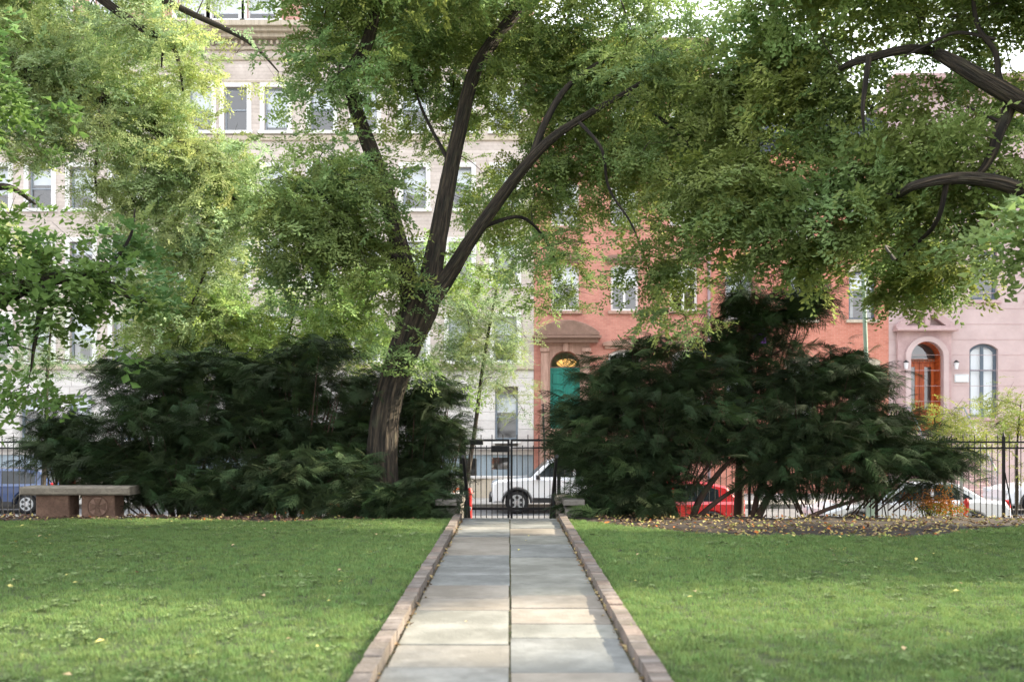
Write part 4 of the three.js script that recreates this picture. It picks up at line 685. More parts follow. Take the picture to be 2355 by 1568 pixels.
// --- fine leaved bright tree at the left, trunk outside the frame
{
  const D = 22.3, t = thing('shade_tree', 'light green fine leaved tree hanging before the beige apartment house', 'tree');
  part('trunk', tube([V(-14.4, -1.4, -22.6), V(-14.3, 1, -22.6), V(-14, 4.6, -22.5), V(-13.4, 7.2, -22.3)], [0.55, 0.42, 0.38, 0.34], 14, 7, 0.06, 13), M.bark, t);
  const limbs = [
    [[V(-13.8, 5.8, -22.4), ...P([[-120, 120], [60, 165], [200, 215], [300, 262], [372, 305], [440, 350], [490, 395], [540, 460]], D)], [56, 50, 44, 40, 38.3, 30, 20, 14, 6]],
    [[V(-13.6, 6.6, -22.3), ...P([[0, -180], [130, -90], [235, 0], [330, 66], [392, 100], [412, 150], [420, 210]], 20.6)], [36, 30, 24, 20, 18.3, 11, 8, 4]],
    [P([[130, -90], [260, -60], [375, 0], [450, 36], [560, 88], [600, 120], [640, 165]], 20.6), [20, 17, 15, 13, 11.3, 7, 3]],
    [P([[410, 330], [428, 370], [435, 420], [434, 460]], D), [12, 10, 8, 4]], [P([[445, 355], [465, 375], [480, 388]], 22), [11, 10, 6]],
    [P([[250, 240], [225, 330], [218, 400], [222, 450]], 22), [10, 8, 6, 3]], [P([[270, 250], [260, 350], [285, 420], [310, 470]], 22.5), [8, 7, 5, 3]], [P([[380, 95], [372, 130], [371, 160]], 20.6), [6, 5, 3]],
    [P([[490, 395], [500, 500], [480, 600], [440, 700]], D), [10, 9, 7, 4]],
  ];
  limbs.forEach(([p, w], i) => part('limb', tube(p, w.map(q => px(q, D)), 9, 6, 0.06, 45 + i), M.limb, t));
  const masses = [
    [60, 60, 130, 90, 22.3, 1.6], [60, 190, 120, 80, 22.3, 1.4], [190, 110, 110, 90, 22.3, 1.4, 0.8], [200, 240, 110, 80, 22.3, 1.3], [330, 200, 100, 80, 21.8, 1.3, 0.8], [320, 60, 100, 60, 20.8, 1.2, 0.6], [300, 320, 100, 70, 22.3, 1.2], [400, 270, 80, 70, 22.3, 1.1, 0.8], [430, 360, 90, 70, 22.3, 1.1], [500, 400, 70, 60, 22.3, 1], [400, 450, 100, 70, 22.3, 1.1, 0.9], [270, 430, 90, 60, 22.3, 1, 0.6], [510, 480, 80, 60, 22.3, 0.9], [490, 570, 90, 60, 22.6, 0.9], [400, 560, 90, 60, 22.6, 1, 0.9], [330, 530, 60, 50, 22.6, 0.8, 0.8], [100, 320, 90, 50, 22.3, 1, 0.5], [30, 330, 60, 60, 22.3, 1, 0.6], [545, 350, 40, 30, 22.3, 0.6, 0.6], [460, 170, 60, 50, 20.8, 0.8, 0.35], [560, 130, 60, 40, 20.3, 0.5, 0.25], [640, 190, 40, 40, 20.3, 0.4, 0.25], [440, 60, 70, 40, 20.3, 0.6, 0.3], [600, 470, 50, 40, 22.3, 0.7, 0.7], [540, 420, 50, 40, 22.3, 0.7],
    [440, 660, 100, 60, 22.8, 0.9, 0.9], [520, 700, 90, 60, 23.1, 0.9, 0.8], [380, 720, 90, 60, 22.8, 0.9, 0.9], [330, 640, 70, 50, 22.8, 0.8, 0.8],
    [100, -90, 250, 90, 22.3, 2, 0.8], [350, -60, 160, 60, 20.8, 1.2, 0.5], [-150, 100, 120, 300, 22.3, 2], [-150, 500, 120, 200, 22.8, 2, 0.8],
  ];
  const cs = foliage(t, 521, masses.map(m => [...m.slice(0, 6), m[0] < 470 ? Math.max(m[6] ?? 1, 0.8) : m[6] ?? 1]), SPRAYS.fine, leafMat(0.40, 0.49, 0.265, 0.52), 0.6, { dense: 18, per: 21 });
  branchwork(t, 522, limbs.map(l => l[0]), cs, M.twig, 0.35);
}
// --- nearer broad leaved tree at the far left
{
  const D = 12, t = thing('shade_tree', 'broad leaved tree with dark drooping bough over the stone bench', 'tree');
  part('trunk', tube([V(-9.0, -0.3, -12.5), V(-9, 1.4, -12.5), V(-8.7, 3, -12.4), V(-8.2, 4.6, -12.3)], [0.5, 0.36, 0.33, 0.28], 14, 7, 0.06, 15), M.bark, t);
  const limbs = [
    [[V(-8.8, 2.4, -12.4), ...P([[-140, 640], [-20, 690], [60, 660], [130, 640], [210, 642], [280, 670], [340, 700]], D)], [50, 46, 40, 34, 30, 26, 18, 8]],
    [P([[110, 640], [95, 700], [80, 780], [70, 850]], 11.8), [20, 16, 10, 4]],
    [[V(-8.3, 4.2, -12.3), ...P([[-60, 440], [20, 430], [80, 470]], 11.5)], [30, 24, 14, 5]],
    [P([[210, 642], [260, 600], [300, 540], [310, 480]], D), [12, 10, 7, 3]],
  ];
  limbs.forEach(([p, w], i) => part('limb', tube(p, w.map(q => px(q, D)), 10, 6, 0.06, 65 + i), M.bark, t));
  const masses = [[30, 480, 60, 60, 11.6, 0.6, 0.7], [40, 580, 80, 60, 11.8, 0.7], [130, 600, 80, 50, 12, 0.7, 0.8], [40, 660, 80, 60, 11.8, 0.7], [150, 670, 90, 40, 12, 0.7], [250, 660, 80, 45, 12, 0.6], [320, 690, 60, 40, 12, 0.5, 0.9], [230, 590, 70, 40, 12.2, 0.6, 0.5], [40, 760, 60, 60, 11.6, 0.5, 0.8], [30, 850, 50, 60, 11.6, 0.5, 0.7], [15, 930, 30, 40, 11.6, 0.3, 0.5], [110, 760, 50, 50, 11.8, 0.4, 0.5], [300, 560, 50, 40, 12.2, 0.5, 0.4], [-150, 500, 140, 260, 12, 1.4], [-120, 150, 160, 200, 12, 1.4], [-300, 0, 200, 300, 12, 2]];
  const cs = foliage(t, 531, masses, SPRAYS.broad, leafMat(0.14, 0.24, 0.075), 0.7, { sigma: 0.24, per: 11, dense: 17 });
  branchwork(t, 532, limbs.map(l => l[0]), cs, M.twig, 0.6);
}
// --- trees beyond the right edge of the frame that shade the lawn
function sideTree(seed, label, x, z, crown) {
  const t = thing('shade_tree', label, 'tree'), tr = [V(x, -0.3, z), V(x + 0.1, 2, z), V(x, 4.4, z), V(x - 0.3, 7.5, z)];
  part('trunk', tube(tr, [0.5, 0.36, 0.3, 0.1], 12, 6, 0.06, seed), M.bark, t);
  const limbs = [tr]; for (let k = 0; k < 6; k++) { const a = k * 1.05, l = [V(x, 3.4 + k * 0.4, z), V(x + Math.cos(a) * 1.6, 5 + k * 0.5, z + Math.sin(a) * 1.4), V(x + Math.cos(a) * 3, 6.4 + k * 0.6, z + Math.sin(a) * 2.6)]; limbs.push(l); part('limb', tube(l, [0.16, 0.1, 0.03], 8, 5, 0.05, seed + k), M.limb, t); }
  const toMass = ([mx, my, mz, rx, ry, rz, f]) => [VX + mx * FPX / -mz, HY - (my - EYE) * FPX / -mz, rx * FPX / -mz, ry * FPX / -mz, -mz, rz, f];
  const cs = foliage(t, seed, crown.map(toMass), SPRAYS.maple, leafMat(0.235, 0.32, 0.115, 0.5), 0.8, { dense: 5, sigma: 0.46 }); branchwork(t, seed + 1, limbs, cs, M.twig, 0.2);
}
sideTree(621, 'shade tree standing beside the lawn near the foot of the path', 16, -7.0, [[14.5, 6.5, -6.6, 2.2, 2.4, 2.0, 1], [17, 8.8, -7.2, 2.6, 2.8, 2.2, 1], [14, 4.6, -6.2, 2, 1.2, 1.7, 1], [17.5, 5, -5.6, 2.4, 2, 2, 1], [15, 10.8, -7.4, 2.6, 1.8, 2.0, 1], [14.6, 7.5, -4.6, 2, 3, 1.6, 1], [15, 6.2, -8.8, 1.6, 2.4, 0.6, 1], [15, 10.2, -8.8, 2, 2.2, 0.6, 1], [16, 12.6, -7.6, 2.2, 1.8, 1.8, 1], [14.6, 3.8, -8.4, 1.6, 0.8, 1.0, 1]]);
sideTree(631, 'shade tree standing beside the lawn level with the right evergreens', 18, -15.2, [[16.5, 7, -14.6, 2.6, 3, 1.8, 1], [19, 9.4, -15.6, 3, 3, 2.4, 1], [15.6, 4.8, -13.8, 2, 1.4, 1.2, 1], [19.5, 5.6, -15, 2.6, 2, 2, 1], [16, 10.8, -14.8, 2.2, 1.6, 1.6, 1], [15.5, 6.4, -13.1, 1.6, 2.4, 0.5, 0.8], [15.5, 10.2, -13.2, 2, 2.2, 0.5, 0.6], [15.5, 4, -13.4, 1.6, 0.8, 0.6, 0.8]]);
// --- smaller street trees beyond the fence
function streetTree(seed, label, dx, d, masses, spray, mat, tint, gy = LOW) {
  const t = thing('street_tree', label, 'tree', [0, 0, 0], 0, 'young trees on the street'), b = at(dx, HY, d), top = masses.reduce((a, m) => m[1] < a[1] ? m : a);
  const tp = at(top[0], top[1], d), b0 = V(b.x, gy - 0.1, -d), trunk = [b0, b0.clone().lerp(tp, 0.33).add(V(0.04, 0, 0)), b0.clone().lerp(tp, 0.66).add(V(-0.03, 0, 0)), tp];
  part('trunk', tube(trunk, tp.y > 3 ? [0.08, 0.06, 0.045, 0.02] : [0.04, 0.035, 0.025, 0.012], 10, 6, 0.05, seed), M.limb, t);
  const cs = foliage(t, seed, masses, spray, mat, tint); branchwork(t, seed + 1, [trunk], cs, M.twig, 0.4);
}
streetTree(541, 'pale grey green young tree beside the red brick house', 1050, 26, [[1060, 770, 80, 80, 26, 1.1, 1], [1120, 690, 80, 70, 26, 1.1, 1], [1040, 680, 60, 60, 26, 1, 0.9], [1170, 790, 56, 60, 26, 0.9, 0.9], [1120, 850, 80, 44, 26, 1, 0.8], [1190, 890, 36, 44, 26, 0.7, 0.6], [1020, 830, 60, 60, 26, 1, 1], [1200, 950, 26, 40, 26, 0.5, 0.4], [1150, 620, 50, 40, 26, 0.8, 0.6]], SPRAYS.small, leafMat(0.33, 0.41, 0.23, 0.45), 0.4);
streetTree(551, 'grey green young tree on the street behind the stone bench', 90, 27, [[110, 780, 80, 60, 27, 1, 0.7], [70, 850, 60, 50, 27, 0.9, 0.7], [150, 850, 50, 40, 27, 0.8, 0.5], [120, 700, 60, 50, 27, 0.8, 0.6]], SPRAYS.small, leafMat(0.22, 0.3, 0.17, 0.4), 0.3);
streetTree(561, 'sunlit yellow green tree behind the left evergreens', 560, 23.5, [[560, 740, 90, 70, 23.5, 1.2], [480, 790, 90, 60, 23.5, 1.1], [610, 820, 40, 60, 23.5, 0.7, 0.6], [380, 790, 80, 60, 23.5, 1], [680, 700, 40, 60, 23.5, 0.7, 0.5]], SPRAYS.fine, leafMat(0.34, 0.46, 0.16, 0.5), 0.6);
streetTree(571, 'sunlit yellow green tree behind the forked trunk', 800, 23, [[740, 690, 70, 60, 23, 1, 0.9], [800, 740, 80, 70, 23, 1.1], [720, 790, 60, 50, 23, 0.9, 0.8], [850, 800, 60, 50, 23, 0.9], [830, 660, 60, 60, 23, 0.9, 0.8], [1040, 600, 50, 50, 23, 0.8, 0.6], [1090, 640, 50, 50, 23, 0.8, 0.5]], SPRAYS.fine, leafMat(0.34, 0.46, 0.16, 0.5), 0.6);
streetTree(581, 'yellow green shrubby tree by the fence before the lilac house', 2200, 21.4, [[2180, 985, 50, 36, 21.4, 0.5, 0.9], [2150, 960, 30, 30, 21.4, 0.4, 0.7], [2220, 1010, 36, 40, 21.4, 0.4, 0.8], [2240, 1060, 30, 40, 21.4, 0.4, 0.5], [2160, 1030, 40, 40, 21.4, 0.5], [2200, 960, 40, 26, 21.4, 0.4, 0.8], [2230, 990, 30, 26, 21.4, 0.4, 0.8]], SPRAYS.small, leafMat(0.27, 0.34, 0.10, 0.5), 0.8);
streetTree(591, 'yellow green young tree before the lilac house window', 2330, 22.6, [[2320, 960, 40, 40, 22.6, 0.5, 0.7], [2350, 920, 40, 30, 22.6, 0.5, 0.6], [2290, 985, 30, 20, 22.6, 0.4, 0.6], [2380, 980, 40, 60, 22.6, 0.6], [2310, 920, 34, 24, 22.6, 0.4, 0.8], [2340, 990, 36, 26, 22.6, 0.4, 0.9], [2330, 1040, 30, 40, 22.6, 0.4, 0.5]], SPRAYS.small, leafMat(0.27, 0.34, 0.10, 0.5), 0.8);
{
  const t = thing('flowering_plant', 'orange leaved plant at the foot of the right evergreen', 'plant');
  const a = at(2135, 1180, 16.8), stems = [];
  for (let k = 0; k < 7; k++) { const q = rr(R0, -1, 1), e = at(2135 + q * 34, 1140 + Math.abs(q) * 12, 16.8); e.z += rr(R0, -0.2, 0.2); stems.push([V(a.x, drop(16.8), -16.8), V(a.x, 0, -16.8).lerp(e, 0.5), e]); }
  for (const s of stems) part('stem', tube(s, [0.01, 0.008, 0.004], 5, 4), M.twig, t);
  foliage(t, 601, [[2125, 1148, 26, 16, 16.8, 0.2, 0.6], [2150, 1142, 16, 12, 16.8, 0.15, 0.5]], SPRAYS.small, leafMat(0.42, 0.16, 0.035, 0.4), 0.6, { sigma: 0.1, per: 12 });
  foliage(t, 602, [[2170, 1170, 34, 16, 16.9, 0.3, 1]], SPRAYS.small, leafMat(0.2, 0.24, 0.04, 0.4), 0.6, { sigma: 0.1, per: 12 });
}
// ------------------------------------------------------------------ evergreens (yews)
function yewFrond(seed) {                                      // flat feathery spray along +x
  const r = rng(seed), pos = [], tri = (a, b, c) => pos.push(...a, ...b, ...c), L = 0.5;
  const Pt = t => [L * t, 0.05 * t - 0.17 * t * t, 0.02 * Math.sin(t * 5 + seed)];
  const needleRow = (ax, ay, az, dx, dy, dz, len, n, nl) => {
    for (let i = 0; i < n; i++) { const t = (i + 0.5) / n, s = i % 2 ? 1 : -1, x = ax + dx * len * t, y = ay + dy * len * t - 0.05 * t * t, z = az + dz * len * t, q = nl * (1 - 0.45 * t) * rr(r, 0.8, 1.2), nx = dx * 0.55 - s * dz * 0.85, nz = dz * 0.55 + s * dx * 0.85, w = 0.0115; tri([x - dx * w, y, z - dz * w], [x + dx * w, y, z + dz * w], [x + nx * q, y + rr(r, -0.006, 0.004), z + nz * q]); }
    const w = 0.003; tri([ax - dz * w, ay, az + dx * w], [ax + dz * w, ay, az - dx * w], [ax + dx * len, ay + dy * len - 0.05, az + dz * len]);
  };
  for (let k = 0; k < 17; k++) { const t = 0.06 + 0.9 * k / 17, p = Pt(t), s = k % 2 ? 1 : -1, a = s * rr(r, 0.7, 1.0), len = (0.07 + 0.15 * Math.sin(Math.min(1, t * 1.4 + 0.15) * 2.5)) * rr(r, 0.8, 1.15); needleRow(p[0], p[1], p[2], Math.cos(a), -0.12, Math.sin(a), len, Math.round(len / 0.013), 0.033); }
  for (let k = 0; k < 4; k++) { const a = Pt(k / 4), b = Pt((k + 1) / 4), d = [b[0] - a[0], b[1] - a[1], b[2] - a[2]], l = Math.hypot(...d); needleRow(...a, d[0] / l, d[1] / l, d[2] / l, l, 12, 0.026); }
  const g = new THREE.BufferGeometry(); g.setAttribute('position', new THREE.Float32BufferAttribute(pos, 3)); g.computeVertexNormals(); return g;
}
const FROND = [1, 2, 3].map(yewFrond), yewMat = std({ color: lin(0.036, 0.072, 0.022), roughness: 0.85, side: THREE.DoubleSide, vertexColors: true });
const yewCache = {};
function yewClump(n, rise, v) {                               // fronds round the end of a branch that points along +x
  const key = `${n}/${rise}/${v}`; if (yewCache[key]) return yewCache[key];
  const r = rng(3000 + v * 17 + n), list = [], tones = [];
  for (let j = 0; j < n; j++) {
    const sc = rr(r, 0.42, 0.92), q = V(rr(r, -0.55, 0.12) + gauss(r) * 0.17, gauss(r) * 0.07 - 0.05 * Math.abs(gauss(r)), gauss(r) * 0.17);
    list.push([FROND[Math.floor(r() * 3)], new THREE.Matrix4().compose(q, new THREE.Quaternion().setFromEuler(new THREE.Euler(gauss(r) * 0.5, gauss(r) * 0.9, gauss(r) * 0.42 + rise, 'YXZ')), V(sc, sc, sc))]);
    const b = rr(r, 0.65, 1.4), w = r(); tones.push([b * (0.85 + 0.4 * w), b, b * (1 - 0.2 * w)]);
  }
  return yewCache[key] = place(list, tones);
}
function yew(seed, label, root, lobes, o = {}) {               // root [x px, distance]; lobes as leaf masses
  const t = thing('yew_shrub', label, 'shrub', [0, 0, 0], 0, 'evergreens along the fence'), r = rng(seed), stems = [], sets = new Map();
  for (const [cx, cy, rx, ry, d, rz, n, lean = 0] of lobes) {
    const c = at(cx, cy, d), ax = rx * d / FPX, ay = ry * d / FPX;
    for (let k = 0; k < n * 0.74; k++) {
      const u = V(gauss(r), gauss(r), gauss(r)).normalize().multiplyScalar(Math.pow(r(), 0.3) * (r() < 0.2 ? rr(r, 1.05, 1.4) : 0.96)), e = V(c.x + u.x * ax, c.y + u.y * ay, c.z + u.z * rz);
      const rd = root[1] + rr(r, -0.3, 0.3), rx0 = at(root[0] + rr(r, -25, 25) + (cx - root[0]) * (o.spread ?? 0.3), HY, rd).x, b = V(rx0, drop(rd) - 0.05, -rd);
      const out = e.clone().sub(V(b.x, e.y, b.z)); out.y = 0; const hor = out.length(); if (hor > 0.01) out.normalize(); else out.set(1, 0, 0);
      const s = b.clone().lerp(e, 0.5); s.y = b.y + (e.y - b.y) * 0.62; 
      if (k % 4 === 0) stems.push(tube([b.clone().lerp(s, 0.75), s.clone().lerp(e, 0.4), e], [0.016, 0.011, 0.004], 5, 4, 0, k));
      const tone = 0.5 + 1.0 * r() * r() + 0.25 * r(), yaw0 = Math.atan2(-out.z, out.x) + gauss(r) * 0.35, g = yewClump(o.fr ?? 11, o.rise ?? -0.12, Math.floor(r() * 5)), sc = rr(r, 0.85, 1.15);
      if (!sets.has(g)) sets.set(g, [[], []]);
      sets.get(g)[0].push(new THREE.Matrix4().compose(e, new THREE.Quaternion().setFromEuler(new THREE.Euler(gauss(r) * 0.2, yaw0, gauss(r) * 0.15, 'YXZ')), V(sc, sc, sc))); sets.get(g)[1].push(lin(tone, tone, tone));
    }
  }
  const own = lobes.filter((_, k) => k % 2 === 0).slice(0, 5).map(([cx, cy, , , d]) => { const c = at(cx, cy, d), rd = root[1], b = V(at(root[0] + (cx - root[0]) * 0.12, HY, rd).x, drop(rd) - 0.1, -rd), m = b.clone().lerp(c, 0.45); m.y += (c.y - b.y) * 0.06; return [[b, m, c], [0.05, 0.038, 0.014]]; });
  for (const [p, w] of o.stems ?? own) part('stem', tube(p, w, 8, 6, 0.08, seed), M.yewBark, t);
  const bw = part('branchwork', mergeGeometries(stems), M.yewBark, t); bw.userData.kind = 'stuff';
  for (const [g, [l, c]] of sets) instanced('foliage', g, yewMat, l, c, t);
}
yew(701, 'dark evergreen shrub behind the right end of the stone bench', [420, 17.6], [[330, 900, 120, 50, 17.6, 0.8, 44], [260, 850, 60, 30, 17.6, 0.4, 16], [420, 850, 110, 50, 17.8, 0.8, 40], [360, 1000, 170, 70, 17.3, 1, 80], [250, 1070, 120, 50, 17.4, 0.5, 56], [480, 960, 140, 90, 17.6, 1, 80], [400, 1090, 140, 50, 17, 0.8, 56], [330, 1105, 80, 36, 17.3, 0.4, 26], [440, 1130, 60, 26, 16.8, 0.35, 16]]);
yew(711, 'small rounded evergreen behind the left end of the stone bench', [140, 17.6], [[140, 980, 60, 50, 17.6, 0.5, 34], [110, 1040, 50, 40, 17.4, 0.5, 22], [170, 1050, 60, 50, 17.5, 0.4, 26]]);
yew(721, 'broad dark evergreen shrub left of the forked trunk', [680, 17.9], [[640, 880, 120, 50, 18, 0.9, 54], [740, 810, 80, 40, 18, 0.7, 30], [660, 800, 40, 30, 18, 0.4, 8], [600, 990, 150, 80, 17.8, 1, 84], [760, 930, 120, 80, 18, 0.9, 70], [740, 1030, 110, 50, 17.8, 0.9, 44], [560, 850, 70, 40, 18, 0.6, 24], [560, 930, 90, 60, 18, 0.7, 36], [840, 1000, 60, 80, 18.2, 0.6, 40], [840, 880, 50, 40, 18.2, 0.5, 18]]);
yew(731, 'low spreading evergreen in front of the left shrub by the mulch', [640, 17], [[600, 1090, 130, 36, 16.8, 0.7, 54], [720, 1070, 110, 40, 16.8, 0.7, 50], [560, 1140, 90, 28, 16.6, 0.5, 26], [800, 1100, 70, 36, 16.7, 0.5, 26], [500, 1165, 40, 12, 16.4, 0.3, 8], [680, 1130, 80, 26, 16.5, 0.4, 30], [470, 1120, 60, 26, 16.7, 0.4, 18], [760, 1150, 60, 20, 16.3, 0.3, 18]], { rise: -0.08 });
yew(741, 'low evergreen around the foot of the forked trunk', [930, 16.7], [[900, 1150, 90, 28, 16.3, 0.5, 40], [965, 1140, 55, 36, 16.4, 0.4, 32], [940, 1180, 70, 18, 16.0, 0.35, 26], [840, 1165, 60, 22, 16.1, 0.4, 22], [995, 1170, 26, 24, 16.2, 0.3, 12]], { rise: -0.08 });
yew(751, 'evergreen shrub between the forked trunk and the gate', [970, 18.4], [[985, 900, 55, 36, 18.4, 0.6, 22], [1030, 900, 40, 26, 18.4, 0.5, 12], [990, 980, 62, 70, 18.3, 0.7, 48], [970, 1070, 55, 60, 18.2, 0.6, 38], [950, 950, 50, 70, 18.4, 0.6, 28], [1045, 990, 26, 36, 18.3, 0.4, 10], [930, 1100, 50, 50, 18.2, 0.5, 22], [1010, 1090, 36, 50, 18, 0.4, 20]]);
const rs = (l, w, d) => [P(l, d), w];
yew(761, 'large dark evergreen shrub right of the gate', [1500, 17.6], [[1400, 860, 90, 50, 17.8, 0.8, 40], [1350, 950, 70, 60, 17.5, 0.8, 52], [1390, 1070, 80, 60, 17, 0.8, 64], [1320, 1030, 36, 40, 17.2, 0.4, 16], [1500, 800, 60, 50, 17.9, 0.6, 22], [1500, 920, 120, 80, 17.6, 1, 84], [1480, 1050, 130, 60, 17.1, 0.9, 70], [1400, 1130, 110, 44, 16.9, 0.7, 56], [1350, 1160, 40, 22, 16.5, 0.3, 18], [1480, 1150, 70, 30, 16.6, 0.5, 36], [1560, 1090, 50, 24, 16.9, 0.4, 10], [1600, 860, 90, 50, 17.8, 0.8, 40], [1600, 980, 120, 80, 17.4, 1, 84]], { stems: [rs([[1590, 1200], [1610, 1150], [1660, 1080], [1720, 1020]], [0.07, 0.06, 0.045, 0.02], 17.3), rs([[1560, 1200], [1530, 1120], [1490, 1040], [1450, 960]], [0.07, 0.06, 0.04, 0.02], 17.4), rs([[1600, 1195], [1640, 1160], [1700, 1120], [1760, 1085]], [0.05, 0.045, 0.03, 0.015], 17.2)] });
yew(771, 'wide dark evergreen shrub before the wooden doors of the lilac house', [1880, 17.8], [[1760, 900, 110, 60, 17.8, 0.9, 60], [1740, 1010, 110, 60, 17.4, 0.9, 60], [1880, 870, 110, 50, 17.9, 0.9, 56], [1880, 980, 120, 70, 17.6, 1, 84], [1985, 880, 56, 46, 17.9, 0.6, 34], [1945, 815, 54, 20, 18, 0.4, 14], [2000, 985, 70, 56, 17.6, 0.7, 50], [2050, 950, 30, 40, 17.7, 0.4, 12], [2095, 1040, 75, 40, 17.2, 0.6, 46], [2175, 1070, 62, 36, 17, 0.5, 38], [1900, 1120, 80, 20, 16.9, 0.4, 10], [2010, 1115, 70, 24, 16.9, 0.4, 12], [1800, 1120, 60, 20, 17, 0.4, 8], [1960, 1060, 110, 40, 17.2, 0.8, 44], [1820, 1070, 100, 40, 17.2, 0.7, 44]], { stems: [rs([[1740, 1200], [1770, 1140], [1830, 1090], [1900, 1050]], [0.07, 0.06, 0.04, 0.02], 17.4), rs([[1730, 1200], [1745, 1130], [1770, 1060], [1780, 980]], [0.06, 0.05, 0.035, 0.02], 17.5), rs([[1860, 1190], [1920, 1165], [2000, 1140], [2060, 1100]], [0.04, 0.035, 0.025, 0.012], 17)] });
yew(781, 'tall evergreen with a ragged spire above the right shrubs', [1700, 18.6], [[1702, 660, 16, 44, 18.6, 0.2, 14], [1712, 730, 34, 30, 18.6, 0.35, 16], [1650, 770, 40, 14, 18.6, 0.3, 12], [1800, 715, 50, 12, 18.6, 0.3, 16], [1870, 675, 44, 10, 18.6, 0.25, 14], [1840, 700, 60, 12, 18.6, 0.3, 14], [1770, 745, 30, 12, 18.6, 0.3, 8], [1800, 800, 50, 12, 18.6, 0.4, 14], [1640, 815, 44, 22, 18.6, 0.4, 14], [1740, 830, 56, 34, 18.5, 0.5, 20], [1690, 790, 30, 30, 18.6, 0.4, 12]], { spread: 0.05, stems: [rs([[1700, 1190], [1704, 1000], [1708, 800], [1704, 640]], [0.1, 0.08, 0.05, 0.015], 18.6), rs([[1706, 840], [1760, 770], [1840, 710], [1910, 665]], [0.04, 0.03, 0.02, 0.008], 18.6), rs([[1706, 860], [1770, 820], [1830, 790]], [0.03, 0.02, 0.008], 18.5)], fr: 10, rise: 0.02 });

